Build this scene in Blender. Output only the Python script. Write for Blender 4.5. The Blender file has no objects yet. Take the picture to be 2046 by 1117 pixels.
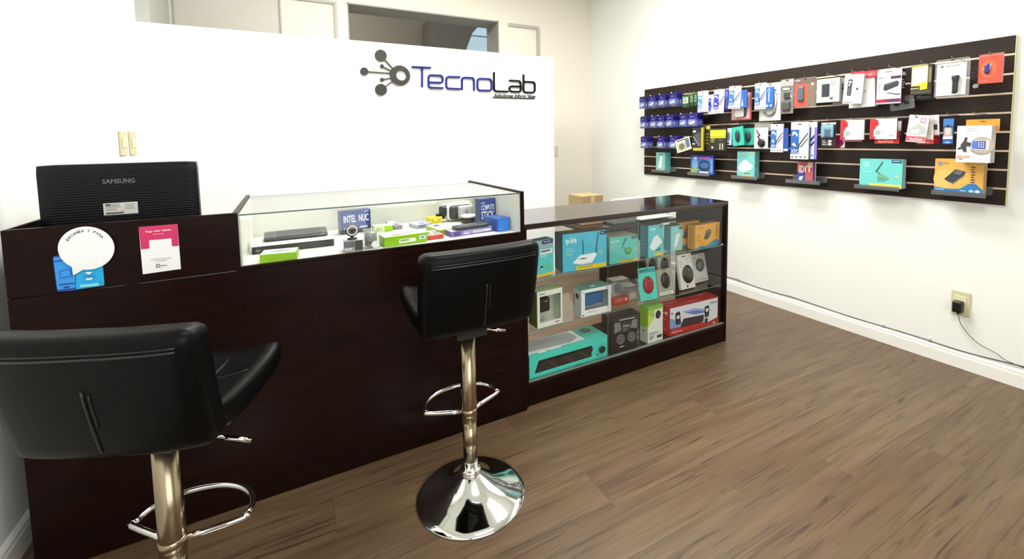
import bpy, bmesh, math, random
from mathutils import Vector, Matrix
random.seed(7)
S = bpy.context.scene
COL = S.collection
PI = math.pi
# ------------------------------------------------------------------ camera
H = 1.4
YAW, PITCH, ROLL, F, CX, CY = -0.4995, -0.0756, -0.014, 900.5036, 1066.7401, 346.4564
_w = Vector((-math.sin(YAW)*math.cos(PITCH), math.cos(YAW)*math.cos(PITCH), math.sin(PITCH)))
_r0 = Vector((math.cos(YAW), math.sin(YAW), 0)); _u0 = _r0.cross(_w)
_r = math.cos(ROLL)*_r0 + math.sin(ROLL)*_u0
_u = -math.sin(ROLL)*_r0 + math.cos(ROLL)*_u0
cam = bpy.data.cameras.new('camera'); co = bpy.data.objects.new('camera', cam); COL.objects.link(co)
cam.sensor_width = 36; cam.lens = F/2046*36
cam.shift_x = -(CX-1023)/2046; cam.shift_y = (CY-558.5)/2046
cam.clip_start = 0.02
co.matrix_world = Matrix(((_r.x, _u.x, -_w.x, 0), (_r.y, _u.y, -_w.y, 0), (_r.z, _u.z, -_w.z, H), (0, 0, 0, 1)))
S.camera = co
# ------------------------------------------------------------------ world, lights, exposure
wd = bpy.data.worlds.new('world'); S.world = wd; wd.use_nodes = True
wd.node_tree.nodes['Background'].inputs[0].default_value = (0.85, 0.92, 1, 1)
wd.node_tree.nodes['Background'].inputs[1].default_value = 1.0
S.view_settings.view_transform = 'Standard'; S.view_settings.look = 'None'
S.view_settings.exposure = 0.0; S.view_settings.gamma = 1.0; S.view_settings.use_curve_mapping = False
def area(loc, sx, sy, power, col=(1, .995, .96), rot=(0, 0, 0)):
    l = bpy.data.lights.new('ceiling_panel_light', 'AREA'); l.shape = 'RECTANGLE'; l.size = sx; l.size_y = sy
    l.energy = power; l.color = col
    o = bpy.data.objects.new('ceiling_panel_light', l); COL.objects.link(o); o.location = loc; o.rotation_euler = rot
    return o
area((0.9, 3.1, 3.25), 1.2, .6, 72)
area((2.3, 2.2, 3.25), .6, 1.2, 74)
area((1.0, 0.3, 3.25), 1.2, .6, 42)
area((0.5, -1.50, 1.35), 2.2, 1.9, 44, (.97, .99, 1), (PI/2, 0, 0))        # daylight from the shop window behind the camera

# ------------------------------------------------------------------ pixel -> point on a real plane
C0 = Vector((0, 0, H))
def ray(x, y): return _r*((x-CX)/F) - _u*((y-CY)/F) + _w
def onX(v, x, y): d = ray(x, y); return C0 + d*((v-C0.x)/d.x)
def onY(v, x, y): d = ray(x, y); return C0 + d*((v-C0.y)/d.y)
def onZ(v, x, y): d = ray(x, y); return C0 + d*((v-C0.z)/d.z)
def zat(X, Y, ypx):           # height of a vertical line's point seen at row ypx
    a, b = -.5, 3.5
    for _ in range(40):
        m = (a+b)/2; q = Vector((X, Y, m))-C0
        if CY - F*q.dot(_u)/q.dot(_w) > ypx: a = m
        else: b = m
    return (a+b)/2

# ------------------------------------------------------------------ materials
def lin(c):
    if isinstance(c, str):
        c = c.lstrip('#'); c = [int(c[i:i+2], 16)/255 for i in (0, 2, 4)]
    return tuple((x/12.92 if x <= .04045 else ((x+.055)/1.055)**2.4) for x in c)
_M = {}
def mat(c, rough=.45, metal=0, spec=.5):
    k = (c, rough, metal, spec)
    if k in _M: return _M[k]
    m = bpy.data.materials.new('paint_'+str(c).strip('#')); m.use_nodes = True
    b = m.node_tree.nodes['Principled BSDF']
    b.inputs['Base Color'].default_value = (*lin(c), 1); b.inputs['Roughness'].default_value = rough
    b.inputs['Metallic'].default_value = metal; b.inputs['Specular IOR Level'].default_value = spec
    _M[k] = m; return m
def nodes(name):
    m = bpy.data.materials.new(name); m.use_nodes = True
    return m, m.node_tree.nodes, m.node_tree.links, m.node_tree.nodes['Principled BSDF']
def wall_mat(name, c, bump=.02):
    m, N, L, b = nodes(name)
    b.inputs['Roughness'].default_value = .75
    tc = N.new('ShaderNodeTexCoord'); n = N.new('ShaderNodeTexNoise'); n.inputs['Scale'].default_value = 1.3; n.inputs['Detail'].default_value = 5
    r = N.new('ShaderNodeMix'); r.data_type = 'RGBA'
    r.inputs[6].default_value = (*lin(c), 1); r.inputs[7].default_value = (*[x*.95 for x in lin(c)], 1)
    L.new(tc.outputs['Object'], n.inputs['Vector']); L.new(n.outputs[0], r.inputs[0]); L.new(r.outputs[2], b.inputs['Base Color'])
    n2 = N.new('ShaderNodeTexNoise'); n2.inputs['Scale'].default_value = 90; L.new(tc.outputs['Object'], n2.inputs['Vector'])
    bp = N.new('ShaderNodeBump'); bp.inputs['Strength'].default_value = bump; L.new(n2.outputs[0], bp.inputs['Height']); L.new(bp.outputs[0], b.inputs['Normal'])
    return m
def wood_mat(name, c1, c2, scale=(2, 30, 30), rough=.35, spec=.5, rnd=0.0, bump=.05, detail=8, dist=1.2):
    m, N, L, b = nodes(name)
    b.inputs['Roughness'].default_value = rough; b.inputs['Specular IOR Level'].default_value = spec
    tc = N.new('ShaderNodeTexCoord'); mp = N.new('ShaderNodeMapping'); mp.inputs['Scale'].default_value = scale
    oi = N.new('ShaderNodeObjectInfo')
    ad = N.new('ShaderNodeVectorMath'); ad.operation = 'MULTIPLY_ADD'
    L.new(oi.outputs['Random'], ad.inputs[0]); ad.inputs[1].default_value = (37, 17, 5); L.new(tc.outputs['Object'], ad.inputs[2])
    L.new(ad.outputs[0], mp.inputs['Vector'])
    n = N.new('ShaderNodeTexNoise'); n.inputs['Scale'].default_value = 1; n.inputs['Detail'].default_value = detail; n.inputs['Distortion'].default_value = dist
    L.new(mp.outputs[0], n.inputs['Vector'])
    cr = N.new('ShaderNodeValToRGB'); cr.color_ramp.elements[0].position = .32; cr.color_ramp.elements[1].position = .68
    cr.color_ramp.elements[0].color = (*lin(c1), 1); cr.color_ramp.elements[1].color = (*lin(c2), 1)
    L.new(n.outputs[0], cr.inputs[0])
    hs = N.new('ShaderNodeHueSaturation'); L.new(cr.outputs[0], hs.inputs['Color'])
    mr = N.new('ShaderNodeMapRange'); mr.inputs[3].default_value = 1-rnd; mr.inputs[4].default_value = 1+rnd
    L.new(oi.outputs['Random'], mr.inputs[0]); L.new(mr.outputs[0], hs.inputs['Value'])
    L.new(hs.outputs[0], b.inputs['Base Color'])
    bp = N.new('ShaderNodeBump'); bp.inputs['Strength'].default_value = bump; bp.inputs['Distance'].default_value = .002
    L.new(n.outputs[0], bp.inputs['Height']); L.new(bp.outputs[0], b.inputs['Normal'])
    return m
def floor_mat():
    m = wood_mat('brown_oak_laminate', '#5e4a35', '#705a43', (1.5, 22, 22), .36, .35, .05, .05, 10, 1.2)
    N, L = m.node_tree.nodes, m.node_tree.links
    hs = [n for n in N if n.type == 'HUE_SAT'][0]; b = N['Principled BSDF']; mp = [n for n in N if n.type == 'MAPPING'][0]
    src = mp.inputs['Vector'].links[0].from_socket
    def streak(scale, lo, hi, col, dist):
        m2 = N.new('ShaderNodeMapping'); m2.inputs['Scale'].default_value = scale; L.new(src, m2.inputs['Vector'])
        n = N.new('ShaderNodeTexNoise'); n.inputs['Scale'].default_value = 1; n.inputs['Detail'].default_value = 6; n.inputs['Distortion'].default_value = dist
        L.new(m2.outputs[0], n.inputs['Vector'])
        r = N.new('ShaderNodeMapRange'); r.inputs[1].default_value = lo; r.inputs[2].default_value = hi; r.inputs[4].default_value = .75; L.new(n.outputs[0], r.inputs[0])
        x = N.new('ShaderNodeMix'); x.data_type = 'RGBA'; L.new(r.outputs[0], x.inputs[0]); x.inputs[7].default_value = (*lin(col), 1); return x
    x1 = streak((1.6, 34, 34), .54, .70, '#35251a', 2.2); x2 = streak((.7, 5, 5), .50, .75, '#563c2a', 1.0)
    L.new(hs.outputs[0], x2.inputs[6]); L.new(x2.outputs[2], x1.inputs[6]); L.new(x1.outputs[2], b.inputs['Base Color'])
    return m
def glass_mat(name, tint=(1, 1, 1), ior=1.5, rough=0.0, haze=0.0, hazecol=(1, 1, 1)):
    m = bpy.data.materials.new(name); m.use_nodes = True; N, L = m.node_tree.nodes, m.node_tree.links
    N.remove(N['Principled BSDF']); out = N['Material Output']
    t = N.new('ShaderNodeBsdfTransparent'); t.inputs[0].default_value = (*tint, 1)
    g = N.new('ShaderNodeBsdfGlossy'); g.inputs['Roughness'].default_value = rough
    ge = N.new('ShaderNodeNewGeometry'); dt = N.new('ShaderNodeVectorMath'); dt.operation = 'DOT_PRODUCT'
    L.new(ge.outputs['Normal'], dt.inputs[0]); L.new(ge.outputs['Incoming'], dt.inputs[1])
    def mth(op, a, b=None):
        n = N.new('ShaderNodeMath'); n.operation = op
        for i, x in enumerate((a, b)):
            if x is None: continue
            if isinstance(x, (int, float)): n.inputs[i].default_value = x
            else: L.new(x, n.inputs[i])
        return n.outputs[0]
    r0 = ((ior-1)/(ior+1))**2                              # Schlick reflectance, the same from both sides of the pane
    fr = mth('ADD', mth('MULTIPLY', mth('POWER', mth('SUBTRACT', 1.0, mth('ABSOLUTE', dt.outputs['Value'])), 5.0), 1-r0), r0)
    mx = N.new('ShaderNodeMixShader'); L.new(fr, mx.inputs[0])
    src = t
    if haze:
        d = N.new('ShaderNodeBsdfDiffuse'); d.inputs[0].default_value = (*hazecol, 1)
        m2 = N.new('ShaderNodeMixShader'); m2.inputs[0].default_value = haze
        L.new(t.outputs[0], m2.inputs[1]); L.new(d.outputs[0], m2.inputs[2]); src = m2
    L.new(src.outputs[0], mx.inputs[1]); L.new(g.outputs[0], mx.inputs[2]); L.new(mx.outputs[0], out.inputs[0])
    return m
M_WALL = wall_mat('white_wall_paint', '#f3f4ee')
M_CREAM = wall_mat('cream_wall_paint', '#eae4d5')
M_PART = wall_mat('white_partition_paint', '#fbfbfa', .005)
M_TRIM = mat('#f3f1ea', .4)
M_GREYTRIM = mat('#b4afa5', .5)
M_WENGE = wood_mat('wenge_laminate', '#150805', '#210f09', (3, 3, 40), .36, .10, 0, .02)
M_WENGEX = wood_mat('wenge_laminate_shelf', '#1a0d09', '#27150f', (4, 30, 30), .2, .3, 0, .02)
M_SLAT = wood_mat('dark_slat_laminate', '#1f150e', '#2b1f16', (30, 2, 40), .42, .3, .05, .02)
M_GROOVE = mat('#dcc4ac', .4)
M_FLOOR = floor_mat()
M_JOINT = mat('#3d2c20', .8)
M_CHROME = mat('#e6e6e4', .06, 1.0)
M_STEEL = mat('#a8987f', .22, 1.0)
M_GLASS = glass_mat('clear_glass', (.985, .994, .99), 1.4)
M_GEDGE = mat('#2f4a42', .15)
M_CLEAR = glass_mat('clear_plastic', (.97, .97, .97), 1.45, .08, .10)
M_ACRYL = glass_mat('smoky_acrylic', (.62, .62, .62), 1.5, .05, .28, (.35, .36, .36))
M_CASE = mat('#dddcd2', .4)
M_BLACK = mat('#0d0d0d', .4)
def leather():
    m, N, L, b = nodes('black_leatherette'); b.inputs['Base Color'].default_value = (*lin('#060606'), 1); b.inputs['Roughness'].default_value = .38
    b.inputs['Specular IOR Level'].default_value = .12
    tc = N.new('ShaderNodeTexCoord'); v = N.new('ShaderNodeTexVoronoi'); v.inputs['Scale'].default_value = 260
    bp = N.new('ShaderNodeBump'); bp.inputs['Strength'].default_value = .12; bp.inputs['Distance'].default_value = .001
    L.new(tc.outputs['Object'], v.inputs['Vector']); L.new(v.outputs['Distance'], bp.inputs['Height']); L.new(bp.outputs[0], b.inputs['Normal'])
    return m
M_LEATHER = leather()

# ------------------------------------------------------------------ mesh builder
_TXT = {}
def text_geo(s, bold):
    k = (s, bold)
    if k in _TXT: return _TXT[k]
    cu = bpy.data.curves.new('t', 'FONT'); cu.body = s; cu.resolution_u = 2; cu.offset = (.045 if bold == 2 else .018) if bold else .004
    o = bpy.data.objects.new('t', cu); COL.objects.link(o)
    dg = bpy.context.evaluated_depsgraph_get(); me = o.evaluated_get(dg).to_mesh()
    vs = [(v.co.x, v.co.y) for v in me.vertices]; fs = [tuple(p.vertices) for p in me.polygons]
    o.evaluated_get(dg).to_mesh_clear(); bpy.data.objects.remove(o); bpy.data.curves.remove(cu)
    if not vs: vs = [(0, 0)]
    x0 = min(v[0] for v in vs); x1 = max(v[0] for v in vs); y0 = min(v[1] for v in vs); y1 = max(v[1] for v in vs)
    vs = [((v[0]-x0)/max(x1-x0, 1e-6), (v[1]-y0)/max(y1-y0, 1e-6)) for v in vs]
    _TXT[k] = (vs, fs); return _TXT[k]
class MB:
    def __init__(s): s.v = []; s.f = []; s.mi = []; s.mats = []; s.sm = []
    def m(s, mt):
        if isinstance(mt, (str, tuple)): mt = mat(mt)
        if mt not in s.mats: s.mats.append(mt)
        return s.mats.index(mt)
    def add(s, vs, fs, mt, smooth=False):
        o = len(s.v); i = s.m(mt); s.v += [tuple(v) for v in vs]
        for f in fs: s.f.append(tuple(a+o for a in f)); s.mi.append(i); s.sm.append(smooth)
        return s
    def box(s, a, b, mt, fm=None):
        x0, y0, z0 = a; x1, y1, z1 = b
        vs = [(x0, y0, z0), (x1, y0, z0), (x1, y1, z0), (x0, y1, z0), (x0, y0, z1), (x1, y0, z1), (x1, y1, z1), (x0, y1, z1)]
        F_ = dict(bottom=(0, 3, 2, 1), top=(4, 5, 6, 7), front=(0, 1, 5, 4), right=(1, 2, 6, 5), back=(2, 3, 7, 6), left=(3, 0, 4, 7))
        for k, f in F_.items(): s.add([vs[i] for i in f], [(0, 1, 2, 3)], (fm or {}).get(k, mt))
        return s
    def cbox(s, a, b, mt, ch=.002, fm=None):       # chamfered box
        bm = bmesh.new(); mts = [mt] + [x for x in (fm or {}).values()]
        q = MB().box((0, 0, 0), (1, 1, 1), mt)
        names = ['bottom', 'top', 'front', 'right', 'back', 'left']
        x0, y0, z0 = a; x1, y1, z1 = b
        P = [bm.verts.new((x, y, z)) for x, y, z in [(x0, y0, z0), (x1, y0, z0), (x1, y1, z0), (x0, y1, z0), (x0, y0, z1), (x1, y0, z1), (x1, y1, z1), (x0, y1, z1)]]
        loc = []
        for n, f in zip(names, [(0, 3, 2, 1), (4, 5, 6, 7), (0, 1, 5, 4), (1, 2, 6, 5), (2, 3, 7, 6), (3, 0, 4, 7)]):
            fa = bm.faces.new([P[i] for i in f]); mm = (fm or {}).get(n, mt)
            if mm not in loc: loc.append(mm)
            fa.material_index = loc.index(mm)
        bmesh.ops.bevel(bm, geom=list(bm.edges), offset=ch, segments=1, affect='EDGES', profile=.5)
        bm.verts.index_update()
        for fa in bm.faces: s.add([v.co[:] for v in fa.verts], [tuple(range(len(fa.verts)))], loc[fa.material_index])
        bm.free(); return s
    def prism(s, poly, y0, y1, mt, side=None):      # polygon in x,z extruded along y (front at y0)
        n = len(poly); a = [(p[0], y0, p[1]) for p in poly]; b = [(p[0], y1, p[1]) for p in poly]
        ar = sum(poly[i][0]*poly[(i+1) % n][1]-poly[(i+1) % n][0]*poly[i][1] for i in range(n))
        idx = tuple(range(n)) if ar > 0 else tuple(reversed(range(n)))
        s.add(a, [idx], mt); s.add(b, [tuple(reversed(idx))], mt)
        for i in range(n):
            j = (i+1) % n; q = (0, 1, 2, 3) if ar > 0 else (3, 2, 1, 0)
            s.add([a[i], b[i], b[j], a[j]], [q[::-1]], side or mt)
        return s
    def lathe(s, prof, mt, n=32, c=(0, 0, 0), smooth=True, axis='z'):
        vs = []; fs = []
        for r, z in prof:
            for i in range(n):
                t = 2*PI*i/n; p = (r*math.cos(t), r*math.sin(t), z)
                if axis == 'y': p = (p[0], -p[2], p[1])
                vs.append((p[0]+c[0], p[1]+c[1], p[2]+c[2]))
        k = len(prof)
        for a in range(k-1):
            for i in range(n): j = (i+1) % n; fs.append((a*n+i, a*n+j, (a+1)*n+j, (a+1)*n+i))
        fs.append(tuple(range(n))[::-1]); fs.append(tuple(range((k-1)*n, k*n)))
        return s.add(vs, fs, mt, smooth)
    def tube(s, pts, r, mt, n=8, closed=False, smooth=True):
        pts = [Vector(p) for p in pts]; k = len(pts); vs = []; fs = []; up = None
        for i, p in enumerate(pts):
            a = pts[(i-1) % k] if (closed or i > 0) else p; b = pts[(i+1) % k] if (closed or i < k-1) else p
            d = (b-a).normalized()
            if up is None: up = d.orthogonal().normalized()
            up = (up - d*up.dot(d)); up = up.normalized() if up.length > 1e-6 else d.orthogonal().normalized()
            q = d.cross(up)
            for j in range(n): t = 2*PI*j/n; vs.append(tuple(p + (up*math.cos(t)+q*math.sin(t))*r))
        for i in range(k if closed else k-1):
            i2 = (i+1) % k
            for j in range(n): j2 = (j+1) % n; fs.append((i*n+j, i*n+j2, i2*n+j2, i2*n+j))
        if not closed: fs.append(tuple(range(n))[::-1]); fs.append(tuple(range((k-1)*n, k*n)))
        return s.add(vs, fs, mt, smooth)
    def ellipsoid(s, c, r, mt, n=16, m=10, zmin=-1):
        prof = []; vs = []; fs = []
        for a in range(m+1):
            t = -PI/2+PI*a/m
            for i in range(n):
                u = 2*PI*i/n; vs.append((c[0]+r[0]*math.cos(t)*math.cos(u), c[1]+r[1]*math.sin(t), c[2]+r[2]*math.cos(t)*math.sin(u)))
        for a in range(m):
            for i in range(n): j = (i+1) % n; fs.append((a*n+i, (a+1)*n+i, (a+1)*n+j, a*n+j))
        return s.add(vs, fs, mt, True)
    def rbox(s, a, b, r, mt, cuts=6, fn=None):       # rounded cushion-like box
        bm = bmesh.new(); bmesh.ops.create_cube(bm, size=2)
        bmesh.ops.subdivide_edges(bm, edges=list(bm.edges), cuts=cuts, use_grid_fill=True)
        ctr = [(a[i]+b[i])/2 for i in range(3)]; hf = [(b[i]-a[i])/2 for i in range(3)]
        rr = [min(r, h*.999) for h in hf]
        for v in bm.verts:
            p = [v.co[i] for i in range(3)]
            # concentrate vertices near the edges
            p = [math.copysign(abs(x)**.75, x) for x in p]
            p = [p[i]*hf[i] for i in range(3)]
            c = [max(-hf[i]+rr[i], min(hf[i]-rr[i], p[i])) for i in range(3)]
            d = Vector([(p[i]-c[i])/rr[i] for i in range(3)])
            if d.length > 1e-9:
                mx = max(abs(x) for x in d); d = d.normalized()*min(1, mx) if mx < 1 else d.normalized()
            q = [ctr[i]+c[i]+d[i]*rr[i] for i in range(3)]
            v.co = fn(*q) if fn else q
        bm.normal_update(); bm.verts.index_update()
        s.add([v.co[:] for v in bm.verts], [tuple(v.index for v in f.verts) for f in bm.faces], mt, True)
        bm.free(); return s
    def build(s, name, parent=None, loc=None):
        me = bpy.data.meshes.new(name); me.from_pydata(s.v, [], s.f)
        for m_ in s.mats: me.materials.append(m_)
        me.polygons.foreach_set('material_index', s.mi); me.polygons.foreach_set('use_smooth', s.sm); me.update()
        o = bpy.data.objects.new(name, me); COL.objects.link(o)
        if parent is not None: o.parent = parent
        if loc is not None: o.location = loc
        return o
def tag(o, label, cat, group=None):
    o['label'] = label; o['category'] = cat
    if group: o['group'] = group
    return o
def thing(name, label, cat, loc=(0, 0, 0), rz=0, group=None, rx=0, ry=0):
    o = bpy.data.objects.new(name, None); o.empty_display_size = .05; COL.objects.link(o)
    o.location = loc; o.rotation_euler = (rx, ry, rz); return tag(o, label, cat, group)
def struct(name, mb, parent=None):
    o = mb.build(name, parent)
    if parent is None: o['kind'] = 'structure'
    return o
# flat print: list of shapes in face coordinates 0..1
def circ(u, v, ru, rv, n=20): return [(u+ru*math.cos(2*PI*i/n), v+rv*math.sin(2*PI*i/n)) for i in range(n)]
def prints(mb, shapes, fmap):
    """fmap(u,v,k) -> 3D point on layer k of the face"""
    for k, sh in enumerate(shapes):
        t = sh[0]
        if t == 'r': poly = [(sh[1], sh[2]), (sh[3], sh[2]), (sh[3], sh[4]), (sh[1], sh[4])]; c = sh[5]
        elif t == 'e': poly = circ(*sh[1:5]); c = sh[5]
        elif t == 'p': poly = sh[1]; c = sh[2]
        elif t == 't':
            vs, fs = text_geo(sh[5], len(sh) > 7 and sh[7])
            mb.add([fmap(sh[1]+(sh[3]-sh[1])*a, sh[2]+(sh[4]-sh[2])*b, k+1) for a, b in vs], fs, mat(sh[6], .5)); continue
        elif t == 'l':                                   # a few thin lines standing in for text too small to read
            _, u0, v0, u1, v1, n, c = sh; rnd = random.Random(int(u0*999+v0*777))
            for i in range(n):
                va = v1-(v1-v0)*(i+.15)/n; vb = v1-(v1-v0)*(i+.6)/n; ue = u0+(u1-u0)*rnd.uniform(.55, 1)
                mb.add([fmap(u0, vb, k+1), fmap(ue, vb, k+1), fmap(ue, va, k+1), fmap(u0, va, k+1)], [(0, 1, 2, 3)], mat(c, .5))
            continue
        mb.add([fmap(u, v, k+1) for u, v in poly], [tuple(range(len(poly)))], mat(c, .45) if isinstance(c, str) else c)
EPS = .00025
def carton(root, w, h, d, body, fm=None, front=None, top=None, left=None, right=None, ch=.0015):
    """box with its front-face centre line at local origin: x -w/2..w/2, y 0..d, z 0..h"""
    B = lambda c: mat(c, .45) if isinstance(c, str) else c
    MB().cbox((-w/2, 0, 0), (w/2, d, h), B(body), ch, {k: B(v) for k, v in (fm or {}).items()}).build('carton', root)
    if front: mb = MB(); prints(mb, front, lambda u, v, k: (-w/2+u*w, -EPS*k, v*h)); mb.build('printed_front', root)
    if top: mb = MB(); prints(mb, top, lambda u, v, k: (-w/2+u*w, v*d, h+EPS*k)); mb.build('printed_top', root)
    if left: mb = MB(); prints(mb, left, lambda u, v, k: (-w/2-EPS*k, d*(1-u), v*h)); mb.build('printed_side', root)
    if right: mb = MB(); prints(mb, right, lambda u, v, k: (w/2+EPS*k, d*u, v*h)); mb.build('printed_side', root)
def place(bl, br, top, z):
    """front bottom corners (pixels) on a shelf at height z, top-left row -> location, yaw, width, height"""
    a, b = onZ(z, *bl), onZ(z, *br); dd = b-a
    if z in (.126, .667, .392):                          # inside the showcase: stay behind the sliding panes
        g = max(0, 2.009+.027-min(a.y, b.y)); a.y += g; b.y += g
    return (a+b)/2, math.atan2(dd.y, dd.x), dd.length, zat(a.x, a.y, top)-z

# ------------------------------------------------------------------ main dimensions
YC, X0, X1, ZT, ZS, XG = 1.9877, -.7862, 1.0269, 1.1419, .9253, -.1749
YP, ZP, XP1 = 4.0256, 2.2334, 2.441
XR, YB, XL, CEIL, YF = 3.4758, 4.7829, -.879, 3.3, -1.6
# ------------------------------------------------------------------ room
fl = struct('floor', MB().box((XL, YF, -.06), (XR, YB, -.004), M_JOINT))
pw = .192; row = 0; y = YF
while y < YB-.01:
    y2 = min(y+pw-.0007, YB); x = XL - (row*.47 % 1.28)
    while x < XR:
        a, b = max(x, XL), min(x+1.28-.0007, XR)
        if b-a > .02:
            o = MB().box((0, 0, -.004), (b-a, y2-y, 0), M_FLOOR).build('plank', fl, (a, y, 0))
        x += 1.28
    y += pw; row += 1
struct('ceiling', MB().box((XL-.1, YF-.1, CEIL), (XR+.1, YB+.1, CEIL+.1), M_WALL))
struct('wall_right', MB().box((XR, YF-.1, -.06), (XR+.1, YB+.1, CEIL), M_WALL))
struct('wall_left', MB().box((XL-.1, YF-.1, -.06), (XL, YB+.1, CEIL), M_WALL))
struct('wall_front', MB().box((XL, YF-.1, -.06), (XR, YF, CEIL), wall_mat('grey_front_wall_paint', '#a8a49b')))
struct('window_3', MB().box((-.66, YF, .35), (1.66, YF+.04, .40), M_TRIM).box((-.66, YF, 2.30), (1.66, YF+.04, 2.35), M_TRIM).box((-.66, YF, .40), (-.61, YF+.04, 2.30), M_TRIM)
       .box((1.61, YF, .40), (1.66, YF+.04, 2.30), M_TRIM).box((-.61, YF+.002, .40), (1.61, YF+.008, 2.30), M_GLASS))
# back wall with the transom opening
ox0, ox1, oz0, oz1, yo = .575, 2.183, 2.05, 2.747, 5.115
struct('wall_back', MB().box((XL, YB, -.06), (ox0, yo, CEIL), M_CREAM).box((ox1, YB, -.06), (XR, yo, CEIL), M_CREAM)
       .box((ox0, YB, -.06), (ox1, yo, oz0), M_CREAM).box((ox0, YB, oz1), (ox1, yo, CEIL), M_CREAM))
wn = struct('window_1', MB().box((ox0, YB+.002, oz1-.012), (ox1, yo, oz1-.001), mat('#a9a69f', .6)).box((ox1-.012, YB+.002, oz0), (ox1-.001, yo, oz1), mat('#a9a69f', .6))
            .box((ox0+.001, YB+.002, oz0), (ox0+.012, yo, oz1), mat('#a9a69f', .6)).box((ox0, YB+.002, oz0+.001), (ox1, yo, oz0+.012), mat('#a9a69f', .6)))
# the dim room behind the opening
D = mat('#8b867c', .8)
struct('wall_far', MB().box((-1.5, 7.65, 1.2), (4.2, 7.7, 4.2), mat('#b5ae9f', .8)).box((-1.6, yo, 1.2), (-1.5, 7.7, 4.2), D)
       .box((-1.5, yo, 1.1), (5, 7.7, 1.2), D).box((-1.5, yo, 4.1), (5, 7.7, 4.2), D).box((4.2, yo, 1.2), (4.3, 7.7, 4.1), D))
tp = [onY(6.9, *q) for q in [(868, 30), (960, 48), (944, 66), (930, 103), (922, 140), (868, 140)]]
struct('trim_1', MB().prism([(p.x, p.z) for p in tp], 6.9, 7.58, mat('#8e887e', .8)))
area((0.3, 6.3, 4.0), 1.0, 1.0, 26, (1, .95, .85))  # unseen lamp added to brighten the room behind the opening
def emis(c, s):
    m, N, L, b = nodes('sky_lit_pane'); b.inputs['Base Color'].default_value = (*lin(c), 1)
    b.inputs['Emission Color'].default_value = (*lin(c), 1); b.inputs['Emission Strength'].default_value = s; return m
w2 = struct('window_2', MB().box((2.40, 7.60, 1.2), (4.2, 7.64, 4.1), emis('#b9d3df', .75)))
MB().box((2.40, 7.57, 3.22), (4.2, 7.598, 3.235), mat('#9fb2bd')).build('window_bar', w2)
# partition that carries the sign
struct('wall_partition', MB().box((XL, YP, -.004), (XP1, YP+.09, ZP), M_PART))
# pale mouldings on the back wall, recess shadow put into their grey colour
t2 = struct('trim_2', MB().box((-.775, YB-.012, 2.0), (-.765, YB, CEIL), M_GREYTRIM).box((-.765, YB-.004, 2.0), (0, YB, CEIL), mat('#cdcabf', .6)))
struct('trim_3', MB().box((.455, YB-.02, 2.0), (.482, YB, 2.735), M_GREYTRIM).box((.0, YB-.02, 2.71), (.455, YB, 2.735), M_GREYTRIM).box((0, YB-.02, 2.0), (.012, YB, 2.71), M_GREYTRIM))
struct('trim_4', MB().box((2.30, YB-.02, 2.70), (2.70, YB, 2.735), M_GREYTRIM).box((2.668, YB-.02, 1.6), (2.705, YB, 2.70), M_GREYTRIM))
struct('trim_5', MB().box((XL, YP+.10, 0), (-.80, YB, CEIL), mat('#b9b9b3', .6)))  # block over the left wall, its shade put into the grey
def skirting(x0, side):
    prof = [(0, 0), (.016, 0), (.016, .070), (.013, .078), (.013, .088), (.006, .098), (0, .1023)]
    return prof
mb = MB(); pr_ = skirting(0, 0)
for i in range(len(pr_)):
    (a, za), (b, zb) = pr_[i], pr_[(i+1) % len(pr_)]
    mb.add([(XR-a, YF, za), (XR-b, YF, zb), (XR-b, YB, zb), (XR-a, YB, za)], [(0, 1, 2, 3)], M_TRIM)
struct('baseboard_right', mb)
mb = MB()
for i in range(len(pr_)):
    (a, za), (b, zb) = pr_[i], pr_[(i+1) % len(pr_)]
    mb.add([(XL+a, YF, za), (XL+b, YF, zb), (XL+b, YP, zb), (XL+a, YP, za)], [(0, 1, 2, 3)], M_TRIM)
struct('baseboard_left', mb)

# ------------------------------------------------------------------ reception counter
ct = thing('reception_counter', 'long dark wenge reception counter with a glass display section on top', 'counter', ((X0+X1)/2, YC, 0))
OX = (X0+X1)/2
def cpart(name, a, b, m, fm=None, ch=.0015, parent=ct):
    return MB().cbox((a[0]-OX, a[1]-YC, a[2]), (b[0]-OX, b[1]-YC, b[2]), m, ch, fm).build(name, parent)
cpart('front_panel', (X0, YC, 0), (X1-.018, YC+.018, ZS-.003), M_WENGE)
cpart('upper_panel', (X0, YC, ZS), (XG, YC+.018, ZT), M_WENGE)
cpart('display_ledge', (XG, YC, ZS), (X1-.018, YC+.018, ZS+.012), M_WENGE)
M_WTOP = mat('#4c443c', .35)
cpart('side_panel', (X0, YC+.018, 0), (X0+.010, 2.75, ZT), M_WENGE)
cpart('side_panel', (X1-.018, YC, 0), (X1, 2.735, ZT), M_WENGE)
cpart('divider', (XG-.018, YC+.018, ZS), (XG, 2.66, ZT), M_WENGE)
cpart('worktop', (X0+.018, YC+.018, .735), (X1-.018, 2.75, .76), M_WENGEX)
YK = 2.62
cpart('display_floor', (XG, YC+.019, ZS-.012), (X1-.018, YK, ZS+.006), M_CASE)
cpart('display_back', (XG, YK, ZS-.012), (X1-.018, YK+.012, ZT-.012), M_CASE)
cpart('display_side_lining', (XG, YC+.010, ZS+.006), (XG+.008, YK, ZT-.012), M_CASE)
cpart('display_side_lining', (X1-.025, YC+.010, ZS+.006), (X1-.018, YK, ZT-.012), M_CASE)
cpart('glass_front', (XG+.002, YC+.006, ZS+.012), (X1-.020, YC+.0095, ZT-.0125), M_GLASS, {'top': M_GEDGE}, .0004)
cpart('glass_top', (XG+.001, YC+.002, ZT-.012), (X1-.019, YK+.012, ZT-.006), M_GLASS, {'front': M_GEDGE, 'back': M_GEDGE}, .0004)

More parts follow.
